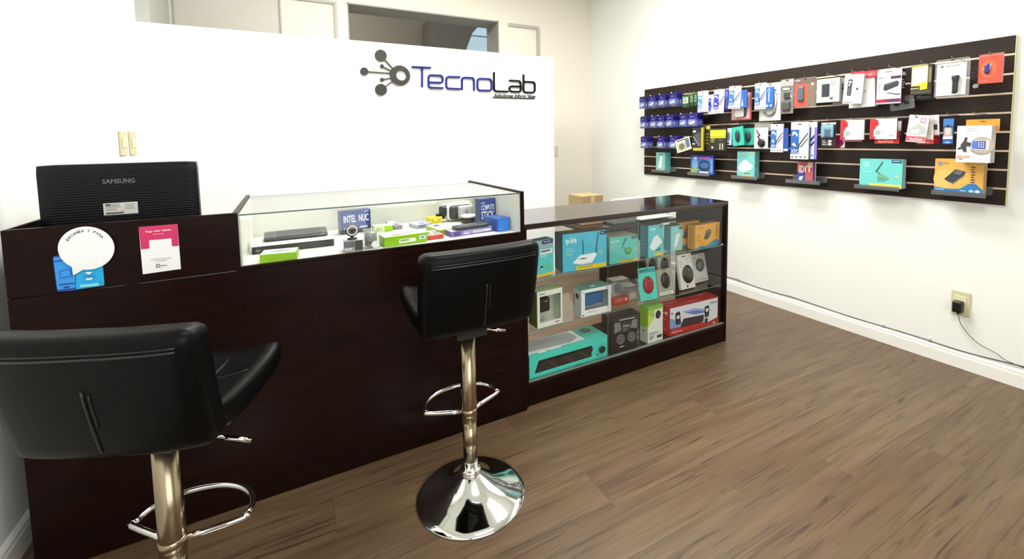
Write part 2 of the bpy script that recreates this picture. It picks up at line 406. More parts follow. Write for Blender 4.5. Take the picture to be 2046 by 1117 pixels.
# ------------------------------------------------------------------ stickers on the counter front
def flat_on_front(mb, polypx, k, c):
    mb.prism([(onY(YC, *p).x, onY(YC, *p).z) for p in polypx], -.0007*k, -.0007*(k-1)+.0001, mat(c, .4))
z7 = lambda x, y: (90+x/6.571, 430+y/6.571)
def sticker(name, label, shapes, txts):
    base = onY(YC, *shapes[0][1][0]); mb = MB()
    for k, (c, pts) in enumerate(shapes): flat_on_front(mb, pts, k+1, c)
    kk = len(shapes)+1
    for (quad, s_, c, bold) in txts:                # bl, br, tl pixel corners
        a, b, t = [onY(YC, *q) for q in quad]; vs, fs = text_geo(s_, bold)
        mb.add([(a.x+(b.x-a.x)*u+(t.x-a.x)*v, -.0007*kk, a.z+(b.z-a.z)*u+(t.z-a.z)*v) for u, v in vs], fs, mat(c, .5))
    cx_ = sum(v[0] for v in mb.v)/len(mb.v); cz_ = min(v[2] for v in mb.v)
    mb.v = [(v[0]-cx_, v[1], v[2]-cz_) for v in mb.v]
    o = mb.build(name, None, (cx_, YC-.0002, cz_)); tag(o, label, 'sticker'); return o
bubble = [z7(555+370*math.cos(t), 425-282*math.sin(t)) for t in [i*2*PI/40 for i in range(40)]]
tail = [z7(*p) for p in [(365, 660), (385, 780), (520, 705), (600, 690)]]
def rr4(tl, tr, br, bl, f=.08):
    P = [tl, tr, br, bl]; out = []
    for i in range(4):
        p, a, b = P[i], P[i-1], P[(i+1) % 4]
        l = lambda q, g: (p[0]+(q[0]-p[0])*g, p[1]+(q[1]-p[1])*g)
        fa = f; out += [l(a, fa), l(a, fa*.3) if 0 else ((p[0]+l(a, fa)[0]+l(b, fa)[0])/3*.5+p[0]*.5*1.0-(0)*.0, (p[1]+l(a, fa)[1]+l(b, fa)[1])/3*.5+p[1]*.5), l(b, fa)]
    return out
shapes = [('#1b3fa8', rr4(z7(98, 540), z7(400, 500), z7(425, 985), z7(160, 1005), .09)),
          ('#17b3ef', rr4(z7(405, 620), z7(755, 590), z7(782, 920), z7(410, 975), .06)),
          ('#2e9df0', rr4(z7(112, 555), z7(385, 520), z7(405, 950), z7(165, 978), .09)),
          ('#1646b0', [z7(118, 600), z7(388, 560), z7(389, 575), z7(120, 618)]),
          ('#1646b0', [z7(190, 900), z7(405, 880), z7(405, 895), z7(192, 917)]),
          ('#123a98', [z7(250, 935), z7(325, 928), z7(327, 945), z7(252, 952)]),
          ('#1e78d8', [z7(195, 720), z7(345, 695), z7(355, 800), z7(205, 825)]),
          ('#2e9df0', [z7(215, 738), z7(328, 718), z7(336, 785), z7(223, 806)]),
          ('#f6fbff', [z7(530, 745), z7(635, 735), z7(585, 775)]),
          ('#1387c8', [z7(515, 795), z7(665, 783), z7(666, 795), z7(516, 808)]),
          ('#eefaff', [z7(545, 822), z7(640, 812), z7(625, 838), z7(560, 845)]),
          ('#7fe6f2', [z7(470, 905), z7(720, 878), z7(724, 915), z7(474, 940)]),
          ('#fcfcfc', tail), ('#fdfdfd', bubble)]
txt = []
word = 'ESCANEA Y PAGA'; n_ = len(word)
for i, ch in enumerate(word):
    if ch == ' ': continue
    t = math.radians(149-107*i/(n_-1)); ex, ey = 555+264*math.cos(t), 442-228*math.sin(t)
    tx, tz = math.sin(t)*264, math.cos(t)*228; ln_ = math.hypot(tx, tz); tx, tz = tx/ln_, tz/ln_   # along the arc, image coordinates
    wd_, hg = 18, 36
    if ch in 'ECP': wd_ = 15.5
    bl = (ex-tx*wd_, ey-tz*wd_*-1*-1); br = (ex+tx*wd_, ey+tz*wd_)
    nx, ny = tz, -tx
    tl = (bl[0]+nx*hg, bl[1]+ny*hg)
    txt.append(((z7(*bl), z7(*br), z7(*tl)), ch, '#2c2c2e', True))
sticker('payment_sticker', 'round white speech bubble sticker over a blue phone card on counter front', shapes, txt)
shapes = [('#fbfafa', [z7(1228, 155), z7(1738, 115), z7(1785, 705), z7(1285, 775)]),
          ('#d52a63', [z7(1228, 155), z7(1738, 115), z7(1757, 400), z7(1668, 408), z7(1660, 303), z7(1365, 328), z7(1372, 437), z7(1262, 447)]),
          ('#f0a0bd', [z7(1420, 245), z7(1560, 235), z7(1560, 243), z7(1421, 253)]),
          ('#b9b4b4', [z7(1395, 575), z7(1660, 552), z7(1660, 558), z7(1396, 582)]),
          ('#b9b4b4', [z7(1440, 596), z7(1610, 582), z7(1610, 588), z7(1441, 602)]),
          ('#5a5357', rr4(z7(1462, 640), z7(1508, 637), z7(1511, 678), z7(1465, 682), .2)),
          ('#fbfafa', rr4(z7(1472, 650), z7(1500, 648), z7(1502, 668), z7(1474, 671), .2))]
txt = [((z7(1328, 232), z7(1664, 202), z7(1326, 202)), 'Paga más rápido', '#fff4f7', True)]
shapes.append(('#6a6266', [z7(1520, 655), z7(1606, 648), z7(1606, 656), z7(1520, 664)]))
sticker('payment_card', 'pink and white rectangular payment card stuck on counter front', shapes, txt)

# ------------------------------------------------------------------ monitor behind the counter
def stripes():
    m, N, L, b = nodes('ribbed_black_plastic'); b.inputs['Base Color'].default_value = (*lin('#101113'), 1); b.inputs['Roughness'].default_value = .38; b.inputs['Specular IOR Level'].default_value = .2
    tc = N.new('ShaderNodeTexCoord'); w = N.new('ShaderNodeTexWave'); w.bands_direction = 'Z'; w.inputs['Scale'].default_value = 34; w.inputs['Distortion'].default_value = 2.5
    w.inputs['Detail'].default_value = 2; bp = N.new('ShaderNodeBump'); bp.inputs['Strength'].default_value = .35; bp.inputs['Distance'].default_value = .003
    L.new(tc.outputs['Object'], w.inputs['Vector']); L.new(w.outputs['Fac'], bp.inputs['Height']); L.new(bp.outputs[0], b.inputs['Normal']); return m
YM = 2.2
a, b_ = onY(YM, 68, 333), onY(YM, 392, 321)
mw = b_.x-a.x; mx = (a.x+b_.x)/2; ztop = (a.z+b_.z)/2
mon = thing('computer_monitor', 'black widescreen monitor seen from behind, standing behind the counter', 'monitor', (mx, YM+.03, .7608))
hb, ht = 1.00-.76, ztop-.76
MB().rbox((-mw/2, -.030, hb), (mw/2, .015, ht), .009, stripes(), 8).build('back_cover', mon)
MB().box((-mw/2+.004, .012, hb+.004), (mw/2-.004, .022, ht-.004), mat('#0b0b0c', .3)).build('bezel', mon)
MB().box((-mw/2+.02, .0215, hb+.025), (mw/2-.02, .0235, ht-.02), mat('#020203', .1)).build('screen', mon)
MB().rbox((-.13, -.045, hb+.03), (.13, -.02, hb+.092), .012, mat('#101011', .4), 4).build('port_bay', mon)
for x in (-.085, -.03, .02, .06): MB().box((x, -.047, hb+.075), (x+.03, -.044, hb+.088), mat('#b8b5aa', .4)).build('port', mon)
MB().lathe([(.022, .012), (.022, hb+.04)], mat('#0c0c0d', .4), 16).build('stand_neck', mon)
MB().lathe([(.115, 0), (.115, .008), (.04, .016), (.022, .016)], mat('#0c0c0d', .35), 32).build('stand_base', mon)
q = [onY(YM, *p) for p in [(208, 431), (277, 430), (208, 407)]]
mb = MB(); prints(mb, [('r', 0, 0, 1, 1, '#d9d8d2'), ('l', .06, .58, .55, .92, 3, '#77777a'), ('l', .06, .34, .45, .55, 2, '#8b8b8b'), ('r', .06, .08, .58, .22, '#5b5b5d'), ('l', .62, .4, .95, .9, 4, '#aaa9a6'), ('r', .06, .80, .2, .92, '#3c3c40')],
                  lambda u, v, k: (q[0].x-mx+u*(q[1].x-q[0].x), -.0305-EPS*k, q[0].z-.76+v*(q[2].z-q[0].z)))
mb.build('rating_label', mon)
q = [onY(YM, *p) for p in [(205, 368), (270, 367), (205, 359)]]
mb = MB(); vs, fs = text_geo('SAMSUNG', True)
mb.add([(q[0].x-mx+u*(q[1].x-q[0].x), -.031, q[0].z-.76+v*(q[2].z-q[0].z)) for u, v in vs], fs, mat('#6d6d6d', .4)); mb.build('lettering', mon)

# ------------------------------------------------------------------ sign on the partition
z5 = lambda x, y: (660+x/4.448, 80+y/4.448)
def pp(x, y): p = onY(YP, *z5(x, y)); return (p.x, p.z)
sc = pp(620, 315); sg = thing('wall_sign', 'raised shop sign of grey node emblem with blue and black lettering on white partition', 'sign', (sc[0], YP, pp(620, 500)[1]))
sx, sz = sc[0], pp(620, 500)[1]
loc_ = lambda p: (p[0]-sx, p[1]-sz)
M_SGREY, M_SBLUE, M_SBLK = mat('#393733', .6, 0, .2), mat('#1c2068', .5, 0, .2), mat('#0d090a', .5, 0, .15)
PXM = pp(720, 300)[0]-pp(620, 300)[0]; PXM /= 100     # metres per zoom pixel near the sign
def disc(mb, c, r, m, y0=-.018, y1=0, n=28): mb.prism([(c[0]+r*math.cos(2*PI*i/n), c[1]+r*math.sin(2*PI*i/n)) for i in range(n)], y0, y1, m)
ringc, holec = loc_(pp(618, 316)), loc_(pp(628, 316))
R1, R2 = 88*PXM, 44*PXM
mb = MB(); n = 48
for i in range(n):
    t0, t1 = 2*PI*i/n, 2*PI*(i+1)/n
    A = [(ringc[0]+R1*math.cos(t), ringc[1]+R1*math.sin(t)) for t in (t0, t1)]; B = [(holec[0]+R2*math.cos(t), holec[1]+R2*math.sin(t)) for t in (t0, t1)]
    mb.add([(A[0][0], -.018, A[0][1]), (A[1][0], -.018, A[1][1]), (B[1][0], -.018, B[1][1]), (B[0][0], -.018, B[0][1])], [(3, 2, 1, 0)], M_SGREY)
    mb.add([(A[0][0], -.018, A[0][1]), (A[1][0], -.018, A[1][1]), (A[1][0], 0, A[1][1]), (A[0][0], 0, A[0][1])], [(0, 1, 2, 3)], M_SGREY)
    mb.add([(B[0][0], -.018, B[0][1]), (B[1][0], -.018, B[1][1]), (B[1][0], 0, B[1][1]), (B[0][0], 0, B[0][1])], [(3, 2, 1, 0)], M_SGREY)
mb.build('emblem_ring', sg)
def bar(mb, p, q, w, m, y0=-.015, y1=0):
    d = Vector((q[0]-p[0], q[1]-p[1])); d.normalize(); nx, nz = -d.y*w/2, d.x*w/2
    mb.prism([(p[0]+nx, p[1]+nz), (p[0]-nx, p[1]-nz), (q[0]-nx, q[1]-nz), (q[0]+nx, q[1]+nz)], y0, y1, m)
for (x, y, r, ex, ey) in [(447, 139, 50, 555, 255), (457, 234, 17, 540, 275), (300, 280, 33, 532, 297), (457, 354, 17, 535, 338), (449, 442, 50, 548, 370)]:
    mb = MB(); c = loc_(pp(x, y)); bar(mb, c, loc_(pp(ex, ey)), 9*PXM, M_SGREY); mb.build('emblem_spoke', sg)
    mb = MB(); disc(mb, c, r*PXM, M_SGREY); mb.build('emblem_node', sg)
def fillet(pts, r):
    out = [pts[0]]
    for i in range(1, len(pts)-1):
        p, a, b = Vector(pts[i]), Vector(pts[i-1]), Vector(pts[i+1])
        ra = min(r, (a-p).length*.49); rb = min(r, (b-p).length*.49)
        s_, e_ = p+(a-p).normalized()*ra, p+(b-p).normalized()*rb
        for k in range(6): t = k/5; out.append(tuple(s_*(1-t)**2+p*2*t*(1-t)+e_*t*t))
    out.append(pts[-1]); return out
def letter(strokes, m, w=17, r=26):
    mb = MB()
    for st in strokes:
        P = [loc_(pp(*p)) for p in fillet(st, r)]
        n = len(P); L_, R_ = [], []
        closed = st[0] == st[-1]
        for i in range(n):
            a = Vector(P[i-1] if i > 0 else (P[-2] if closed else P[0])); b = Vector(P[i+1] if i < n-1 else (P[1] if closed else P[-1]))
            d = (b-a).normalized(); nn = Vector((-d.y, d.x))*w*PXM/2
            L_.append((P[i][0]+nn.x, P[i][1]+nn.y)); R_.append((P[i][0]-nn.x, P[i][1]-nn.y))
        for i in range(n-1):
            if (Vector(P[i])-Vector(P[i+1])).length < 1e-7: continue
            mb.prism([L_[i], R_[i], R_[i+1], L_[i+1]], -.02, 0, m)
        for e in (P[0], P[-1]): disc(mb, e, w*PXM/2, m, -.0199, 0, 12)
    mb.build('sign_letter', sg)
letter([[(726, 240), (886, 248)], [(812, 246), (812, 414)]], M_SBLUE)
letter([[(872, 376), (995, 381), (995, 318), (870, 312), (868, 375), (870, 424), (995, 428)]], M_SBLUE)
letter([[(1146, 331), (1028, 326), (1026, 380), (1028, 431), (1146, 435)]], M_SBLUE)
letter([[(1166, 440), (1166, 334), (1272, 338), (1273, 445)]], M_SBLUE)
letter([[(1360, 345), (1304, 343), (1304, 447), (1428, 451), (1428, 349), (1360, 345)]], M_SBLUE)
letter([[(1450, 292), (1451, 455), (1572, 459)]], M_SBLK)
letter([[(1590, 361), (1686, 365), (1690, 462), (1588, 458), (1586, 411), (1688, 414)]], M_SBLK)
letter([[(1712, 312), (1712, 466), (1812, 468), (1812, 375), (1716, 371)]], M_SBLK)
mb = MB(); vs, fs = text_geo('Soluciones Informáticas', 2)
a, b, t = loc_(pp(1444, 506)), loc_(pp(1815, 516)), loc_(pp(1444, 476))
mb.add([(a[0]+(b[0]-a[0])*u+(t[0]-a[0])*v+.015*v, -.012, a[1]+(b[1]-a[1])*u+(t[1]-a[1])*v) for u, v in vs], fs, M_SBLK)
bar(mb, loc_(pp(1442, 511)), loc_(pp(1812, 521)), 9*PXM, M_SBLK, -.012); mb.build('tagline', sg)

# ------------------------------------------------------------------ wall plates
for i, (y0, y1, lab) in enumerate([(3.53, 3.68, 'long cream switch plate on left wall, nearer of the two'), (3.725, 3.87, 'long cream switch plate on left wall, farther of the two')]):
    t = thing('switch_plate', lab, 'switch', (XL, (y0+y1)/2, 1.335), PI/2, 'switch plates on the left wall')
    MB().cbox((-.06, -.012, 0), (.06, 0, .15), mat('#cdc49a', .4), .004).build('plate', t)
    for k in (-.03, 0, .03): MB().cbox((k-.012, -.016, .045), (k+.012, -.012, .105), mat('#d9d2b0', .4), .002).build('switch_key', t)
t = thing('switch_plate', 'small pale switch plate on back wall just right of the white partition', 'switch', (2.92, YB, 1.185))
MB().cbox((-.035, -.01, 0), (.035, 0, .125), mat('#cfc8b2', .4), .003).build('plate', t)
MB().cbox((-.012, -.014, .03), (.012, -.01, .095), mat('#ddd8c6', .4), .002).build('switch_key', t)
#@@PART2
# ------------------------------------------------------------------ glass showcase
SX0, SX1, SY, SYB, SH = X1+.003, 2.5808, 2.009, 2.456, .9684
sw = thing('glass_showcase', 'low dark wooden showcase with glass shelves and sliding glass front', 'showcase', ((SX0+SX1)/2, SY, 0))
OX2 = (SX0+SX1)/2
def spart(name, a, b, m, fm=None, ch=.0015): return MB().cbox((a[0]-OX2, a[1]-SY, a[2]), (b[0]-OX2, b[1]-SY, b[2]), m, ch, fm).build(name, sw)
ZB, Z1, Z2 = .126, .667, .392
spart('top_board', (SX0, SY, SH-.022), (SX1, SYB, SH), wood_mat('wenge_laminate_top', '#1d0f0b', '#2a1711', (4, 30, 30), .10, .75, 0, .01))
spart('side_board', (SX0, SY, 0), (SX0+.02, SYB, SH-.0225), M_WENGE)
spart('side_board', (SX1-.02, SY, 0), (SX1, SYB, SH-.0225), M_WENGE)
spart('plinth', (SX0+.0205, SY+.004, 0), (SX1-.0205, SY+.022, ZB-.018), M_WENGE)
spart('bottom_board', (SX0+.0205, SY+.002, ZB-.0175), (SX1-.0205, SYB, ZB-.0008), M_WENGEX)
spart('sliding_track', (SX0+.0205, SY+.003, ZB+.0002), (SX1-.0205, SY+.022, ZB+.008), mat('#8c9890', .3, .6))
spart('sliding_track', (SX0+.0205, SY+.003, SH-.030), (SX1-.0205, SY+.022, SH-.0225), mat('#4a3d36', .4))
for z in (Z1, Z2):
    spart('glass_shelf', (SX0+.0205, SY+.030, z-.006), (SX1-.0205, SYB-.012, z-.0008), M_GLASS, {'front': mat('#7d9a8e', .15)}, .0004)
M_PEDGE = mat('#8fb0a6', .15)
spart('glass_door', (SX0+.022, SY+.006, ZB+.004), (1.80, SY+.010, SH-.026), M_GLASS, {'right': M_PEDGE}, .0004)
spart('glass_door', (1.58, SY+.015, ZB+.004), (SX1-.022, SY+.019, SH-.026), M_GLASS, {'left': M_PEDGE}, .0004)
mb = MB().box((SX1-.055-OX2, 0.011, Z1+.004), (SX1-.022-OX2, .014, Z1+.014), mat('#b9b9b4', .25, .9)).build('door_lock', sw)

z3 = lambda x, y: (1030+x/4.547, 380+y/4.547)
z4 = lambda x, y: (1030+x/3.989, 540+y/3.989)
z6 = lambda x, y: (1200+x/5.077, 500+y/5.077)
BR = '#8a7757'
def cbox_at(name, label, bl, br, topy, z, d, body, group=None, push=0, cat='box', **k):
    p, yaw, w, h = place(bl, br, topy, z); t = thing(name, label, cat, (p.x, p.y+push, z), yaw, group); carton(t, w, h, d, body, **k); return t, w, h
TEAL = '#45aeb6'; TEALD = '#2f7f88'
ROUT = [('r', 0, 0, 1, 1, '#52bfda'), ('t', .06, .70, .32, .90, 'tp-link', '#f2fbfc', True), ('l', .07, .5, .34, .62, 2, '#8fd0dc'), ('r', .07, .44, .2, .475, '#9ddf9f'),
        ('p', [(.445, .42), (.465, .42), (.455, .80), (.44, .80)], '#0f2f3a'), ('p', [(.735, .42), (.755, .42), (.81, .95), (.79, .95)], '#0f2f3a'),
        ('p', [(.22, .22), (.38, .40), (.74, .42), (.765, .36), (.66, .175), (.40, .165)], '#f4f6fb'), ('p', [(.22, .22), (.40, .165), (.66, .175), (.665, .15), (.39, .14), (.225, .20)], '#c9d3e4'),
        ('p', [(.34, .30), (.45, .32), (.57, .295), (.45, .285)], '#3c4852'), ('e', .86, .42, .06, .09, '#7fc6bf'), ('r', .29, 0.01, .985, .115, '#f0cc2c'), ('l', .32, .03, .9, .1, 1, '#b89a22'), ('r', .84, .89, .99, .985, '#3b3a63'), ('l', .86, .915, .97, .96, 1, '#c9c8e0')]
ADAP = [('r', 0, 0, 1, 1, '#66d3c8'), ('t', .07, .78, .36, .9, 'tp-link', '#eefcfa', True), ('l', .07, .48, .3, .7, 3, '#8fd8cf'),
        ('p', [(.42, .60), (.46, .62), (.60, .93), (.56, .94)], '#12343a'), ('p', [(.42, .60), (.44, .57), (.55, .52), (.55, .56)], '#12343a'),
        ('p', [(.50, .50), (.70, .58), (.78, .44), (.72, .28), (.56, .30)], '#3f9f4f'), ('p', [(.58, .46), (.68, .50), (.70, .40), (.60, .38)], '#6fc46f'), ('l', .56, .28, .74, .4, 2, '#2f7f45'),
        ('r', .34, .01, .985, .10, '#f0cf3a'), ('l', .38, .03, .9, .09, 1, '#a98f25'), ('e', .9, .44, .05, .08, '#8fdccb'), ('r', .76, .88, .99, .985, '#2f3560'), ('l', .79, .905, .96, .955, 1, '#c9cde8')]
# --- top shelf
cbox_at('network_box', 'tall teal box with dark corner label at left end of top shelf', (1062, 559), (1106, 547), 484.5, Z1, .06, "#3a8f94",
        front=[('r', 0, 0, 1, 1, '#5ccfd0'), ('p', [(0, .78), (.3, .84), (.6, .72), (1, .80), (1, 1), (0, 1)], '#9db9c0'), ('r', .48, .88, .98, .985, '#33365e'), ('l', .55, .905, .93, .955, 1, '#c4c8e2'), ('r', .40, .60, .95, .74, '#dfeef0'), ('l', .43, .64, .92, .72, 1, '#2f3a52'), ('l', .40, .52, .9, .58, 1, '#d7eef0'), ('r', .40, .2, .5, .30, '#2b3a44'), ('r', .41, .2, .49, .24, '#e5e5e5'), ('e', .75, .26, .1, .05, '#7ccf5d'), ('r', 0, .01, 1, .085, '#f0cc2c')])
cbox_at('router_box', 'largest teal box showing a white two-antenna router on top shelf', (1124.6, 545), (1212, 531.7), 469, Z1, .095, '#2c6f7c', fm={'top': BR}, front=ROUT, left=[('l', .2, .3, .8, .8, 6, '#3f8793')])
cbox_at('adapter_box', 'teal green box with one-antenna card beside the router box on top shelf', (1219, 529.5), (1276, 520.7), 475.7, Z1, .13, '#3d968f', fm={'top': '#b7b98a'}, front=ADAP, top=[('l', .05, .1, .95, .95, 7, '#8f9a72')])
cbox_at('extender_box', 'teal box with white plug-in extender behind the glass door joint on top shelf', (1295, 515), (1324.7, 509.7), 451.5, Z1, .075, '#3d8e98', fm={'top': '#6f7a5c'},
        front=[('r', 0, 0, 1, 1, '#66cad2'), ('t', .1, .82, .5, .92, 'tp-link', '#f2fbfc', True), ('p', [(.1, .32), (.35, .62), (.62, .68), (.95, .42), (.72, .34), (.45, .22), (.2, .24)], '#f3f6f7'), ('p', [(.1, .32), (.2, .24), (.45, .22), (.42, .18), (.14, .26)], '#cfdadd'), ('p', [(.5, .2), (.85, .26), (.8, .2), (.55, .17)], '#4a5a60'), ('p', [(.3, 0.02), (.98, 0.02), (.98, .10), (.55, .12)], '#f0cc2c'), ('r', .72, .9, .98, .97, '#8a7a30')], left=[('l', .2, .2, .8, .9, 6, '#57a2aa')])
cbox_at('extender_box', 'narrow pale teal box with white stick device left of the orange boxes', (1340, 503), (1363, 498.7), 452.6, Z1, .06, '#4a98a0', fm={'top': '#7a8468'},
        front=[('r', 0, 0, 1, 1, '#8ed3d8'), ('p', [(.25, .18), (.55, .2), (.78, .62), (.72, .70), (.48, .68)], '#f2f6f7'), ('p', [(.25, .18), (.55, .2), (.56, .15), (.26, .13)], '#cddfe2'), ('l', .2, .74, .7, .9, 3, '#c3e6e8'), ('r', .7, .84, .98, .95, '#5a6070'), ('r', .3, .02, .95, .07, '#d9cc58')])
ORNG = [('r', 0, 0, 1, 1, '#f0ae3a'), ('p', [(0, .0), (1, .0), (1, .16), (.86, .30), (.72, .22), (.45, .06), (.25, .11), (0, .06)], '#3d8fb8'), ('p', [(.34, .36), (.44, .72), (.60, .76), (.66, .62), (.52, .34)], '#4a4636'), ('p', [(.44, .58), (.48, .70), (.58, .72), (.62, .62)], '#7c7a62'), ('l', .84, .35, .95, .85, 5, '#8a6a2c'), ('e', .1, .86, .05, .04, '#c9b27a'), ('l', .16, .83, .36, .9, 1, '#a9853c'), ('l', .05, .3, .25, .6, 3, '#c98a24')]
cbox_at('drive_box', 'orange box with dark drive picture, rear one at right end of top shelf', (1366, 502), (1417, 493), 451, Z1, .045, '#c58a24', group=None, push=.085, fm={'top': '#a9974a'}, front=ORNG)
cbox_at('drive_box', 'orange box with dark drive picture, front one at right end of top shelf', (1390.7, 499.8), (1439, 488.8), 451.5, Z1, .06, '#d29a2c', fm={'top': '#c08a2a'}, front=ORNG, left=[('l', .3, .1, .7, .95, 8, '#b07a1c')])
# --- middle shelf
def window_box(root, w, h, d, body, face, win, top, left, side_part=None):
    """carton with a real window cut in the front"""
    u0, v0, u1, v1 = win; t = .002; B = lambda c: mat(c, .45)
    x0, x1, za, zb = -w/2+u0*w, -w/2+u1*w, v0*h, v1*h
    mb = MB()
    mb.box((-w/2, 0, 0), (x0, t, h), B(face)).box((x1, 0, 0), (w/2, t, h), B(face)).box((x0, 0, 0), (x1, t, za), B(face)).box((x0, 0, zb), (x1, t, h), B(face))
    mb.box((-w/2, t, h-t), (w/2, d, h), B(top)).box((-w/2, t, 0), (w/2, d, t), B(face)).box((-w/2, t, t), (-w/2+t, d, h-t), B(left)).box((w/2-t, t, t), (w/2, d, h-t), B(body)).box((-w/2+t, d-t, t), (w/2-t, d, h-t), B(body))
    mb.build('carton', root)
    MB().box((x0, .0008, za), (x1, .0013, zb), M_GLASS).build('window_film', root)
p, yaw, w, h = place((1074, 657.8), (1124, 644), 585, Z2)
t = thing('speaker_box', 'white window box with black cube speaker inside, green top, on middle shelf', 'box', (p.x, p.y, Z2), yaw)
window_box(t, w, h, .09, '#dfe3d2', '#eef0e6', (.10, .14, .93, .86), '#6f8a2e', '#5f7a24')
MB().rbox((-w*.36, .02, h*.36), (w*.10, .07, h*.76), .012, mat('#171310', .4), 5).build('speaker', t)
mb = MB(); mb.tube([(-w*.30, .03, h*.70), (-w*.05, .018, h*.66), (w*.06, .03, h*.72)], .0022, mat('#cfcac0', .4), 6).build('strap', t)
mb = MB(); prints(mb, [('l', .08, .88, .35, .96, 1, '#9a9c90'), ('l', .7, .03, .92, .1, 1, '#8b8f82')], lambda u, v, k: (-w/2+u*w, -EPS*k, v*h)); mb.build('printed_front', t)
p, yaw, w, h = place((1161.6, 635), (1221, 621.5), 581, Z2)
t = thing('speaker_box', 'white window box with teal top and blue speaker inside on middle shelf', 'box', (p.x, p.y, Z2), yaw)
window_box(t, w, h, .085, '#e6ebea', '#f1f4f2', (.12, .24, .90, .88), '#1f7f70', '#c9d2cd')
MB().rbox((-w*.36, .015, h*.34), (w*.30, .06, h*.82), .012, mat('#2f6fa8', .5), 5, lambda x, y, z: (x, y, z+.06*x+.004*math.sin(x*90))).build('speaker', t)
mb = MB(); prints(mb, [('e', .06, .06, .03, .03, '#5d605f'), ('e', .06, .92, .02, .02, '#7a7d7c'), ('l', .8, .92, .95, .97, 1, '#9aa09d'), ('l', .2, .1, .5, .18, 2, '#c5cbc8')], lambda u, v, k: (-w/2+u*w, -EPS*k, v*h)); mb.build('printed_front', t)
mb = MB(); prints(mb, [('p', [(.35, .25), (.65, .3), (.6, .6), (.4, .55)], '#2f9c8a'), ('p', [(.42, .32), (.58, .36), (.55, .52), (.44, .5)], '#dff3ee')], lambda u, v, k: (-w/2+u*w, .085*v, h+EPS*k)); mb.build('printed_top', t)
mb = MB(); prints(mb, [('e', .5, .72, .2, .1, '#2c3431'), ('r', .05, .3, .14, .75, '#1b2220')], lambda u, v, k: (-w/2-EPS*k, .085*(1-u), v*h)); mb.build('printed_side', t)
p, yaw, w, h = place((1224, 611.4), (1257, 605), 562, Z2)
t = thing('camera_box', 'clear box with white round camera on red base, middle shelf', 'box', (p.x, p.y, Z2), yaw)
MB().cbox((-w/2, 0, 0), (w/2, .07, h*.34), mat('#b8342f', .4), .0015).build('base_carton', t)
MB().cbox((-w/2, 0, h*.342), (w/2, .07, h), M_CLEAR, .001, {'top': mat('#cfcdb4', .4)}).build('clear_cover', t)
MB().ellipsoid((0.004, .035, h*.62), (w*.30, .024, w*.30), mat('#e9e9e2', .35)).build('camera', t)
mb = MB(); prints(mb, [('l', .15, .08, .7, .28, 3, '#e08a80'), ('e', .82, .18, .08, .07, '#e6b2aa')], lambda u, v, k: (-w/2+u*w, -EPS*k, v*h)); mb.build('printed_front', t)
p, yaw, w, h = place((1256, 604), (1280, 599), 577, Z2)
t = thing('camera_box', 'pale translucent box low behind the red mouse pack, middle shelf', 'box', (p.x, p.y+.03, Z2), yaw)
MB().cbox((-w/2, 0, 0), (w/2, .08, h*.5), mat('#b9bda8', .4), .0015).build('base_carton', t)
MB().cbox((-w/2, 0, h*.502), (w/2, .08, h), M_CLEAR, .001, {'top': mat('#bfc0ae', .4)}).build('clear_cover', t)

def mouse(root, c, rx, rz, col, depth=.016):
    """a computer mouse seen from above, standing on the card: body, wheel and the split between the buttons"""
    m = mat(col, .3)
    root = MB().ellipsoid(c, (rx, depth, rz), m, 20, 12).build('mouse', root)
    mb = MB().box((c[0]-.0007, c[1]-depth*1.01, c[2]+rz*.15), (c[0]+.0007, c[1]-depth*.55, c[2]+rz*.85), mat('#2b2b2b', .5))
    mb.build('button_gap', root)
    mb = MB(); mb.lathe([(.0015, -.003), (.0045, -.0025), (.0045, .0025), (.0015, .003)], mat('#8d8d8d', .3), 12); mb.v = [(c[0]+v[2], c[1]-depth*.93+v[1]*.6, c[2]+rz*.5+v[0]) for v in mb.v]; mb.build('scroll_wheel', root)
def rrect(w, h, r, n=4):
    out = []
    for cx, cz, a in [(w/2-r, h-r, 0), (-w/2+r, h-r, 90), (-w/2+r, r, 180), (w/2-r, r, 270)]:
        for i in range(n+1): t = math.radians(a+90*i/n); out.append((cx+r*math.cos(t), cz+r*math.sin(t)))
    return out
def blister(root, w, h, card, clear=M_CLEAR, prints_=None, dome=None, cardbox=(0, 0, 1, 1), hole=True):
    """clear blister pack: plastic back, printed card and a domed front"""
    MB().prism(rrect(w, h, min(w, h)*.09), -.0015, 0, clear).build('plastic_back', root)
    if card:
        u0, v0, u1, v1 = cardbox
        MB().box((-w/2+u0*w, -.0028, v0*h), (-w/2+u1*w, -.0016, v1*h), mat(card, .5)).build('card', root)
    if prints_: mb = MB(); prints(mb, prints_, lambda u, v, k: (-w/2+u*w, -.0029-EPS*k, v*h)); mb.build('printed_front', root)
    if hole: mb = MB(); mb.prism(circ(0, h*.955, min(.012, w*.14), h*.014, 10), -.0046, -.0042, mat('#1c1a18', .6)); mb.build('hang_slot', root)
    if dome:
        u0, v0, u1, v1, dd = dome
        MB().rbox((-w/2+u0*w, -dd, v0*h), (-w/2+u1*w, -.003, v1*h), min((u1-u0)*w, (v1-v0)*h)*.22, clear, 5).build('blister_dome', root)
def leaner(label, bl, br, tl, z, name='mouse_pack', lean=.18, **k):
    p, yaw, w, h = place(bl, br, tl, z)
    t = thing(name, label, 'pack', (p.x, p.y, z+.0015), yaw, None, -lean); t.rotation_mode = 'XYZ'; return t, w, .955*h/math.cos(lean)
t, w, h = leaner('teal blister pack with a red mouse leaning on middle shelf', z6(405, 522), z6(582, 490), z6(380, 190)[1], Z2)
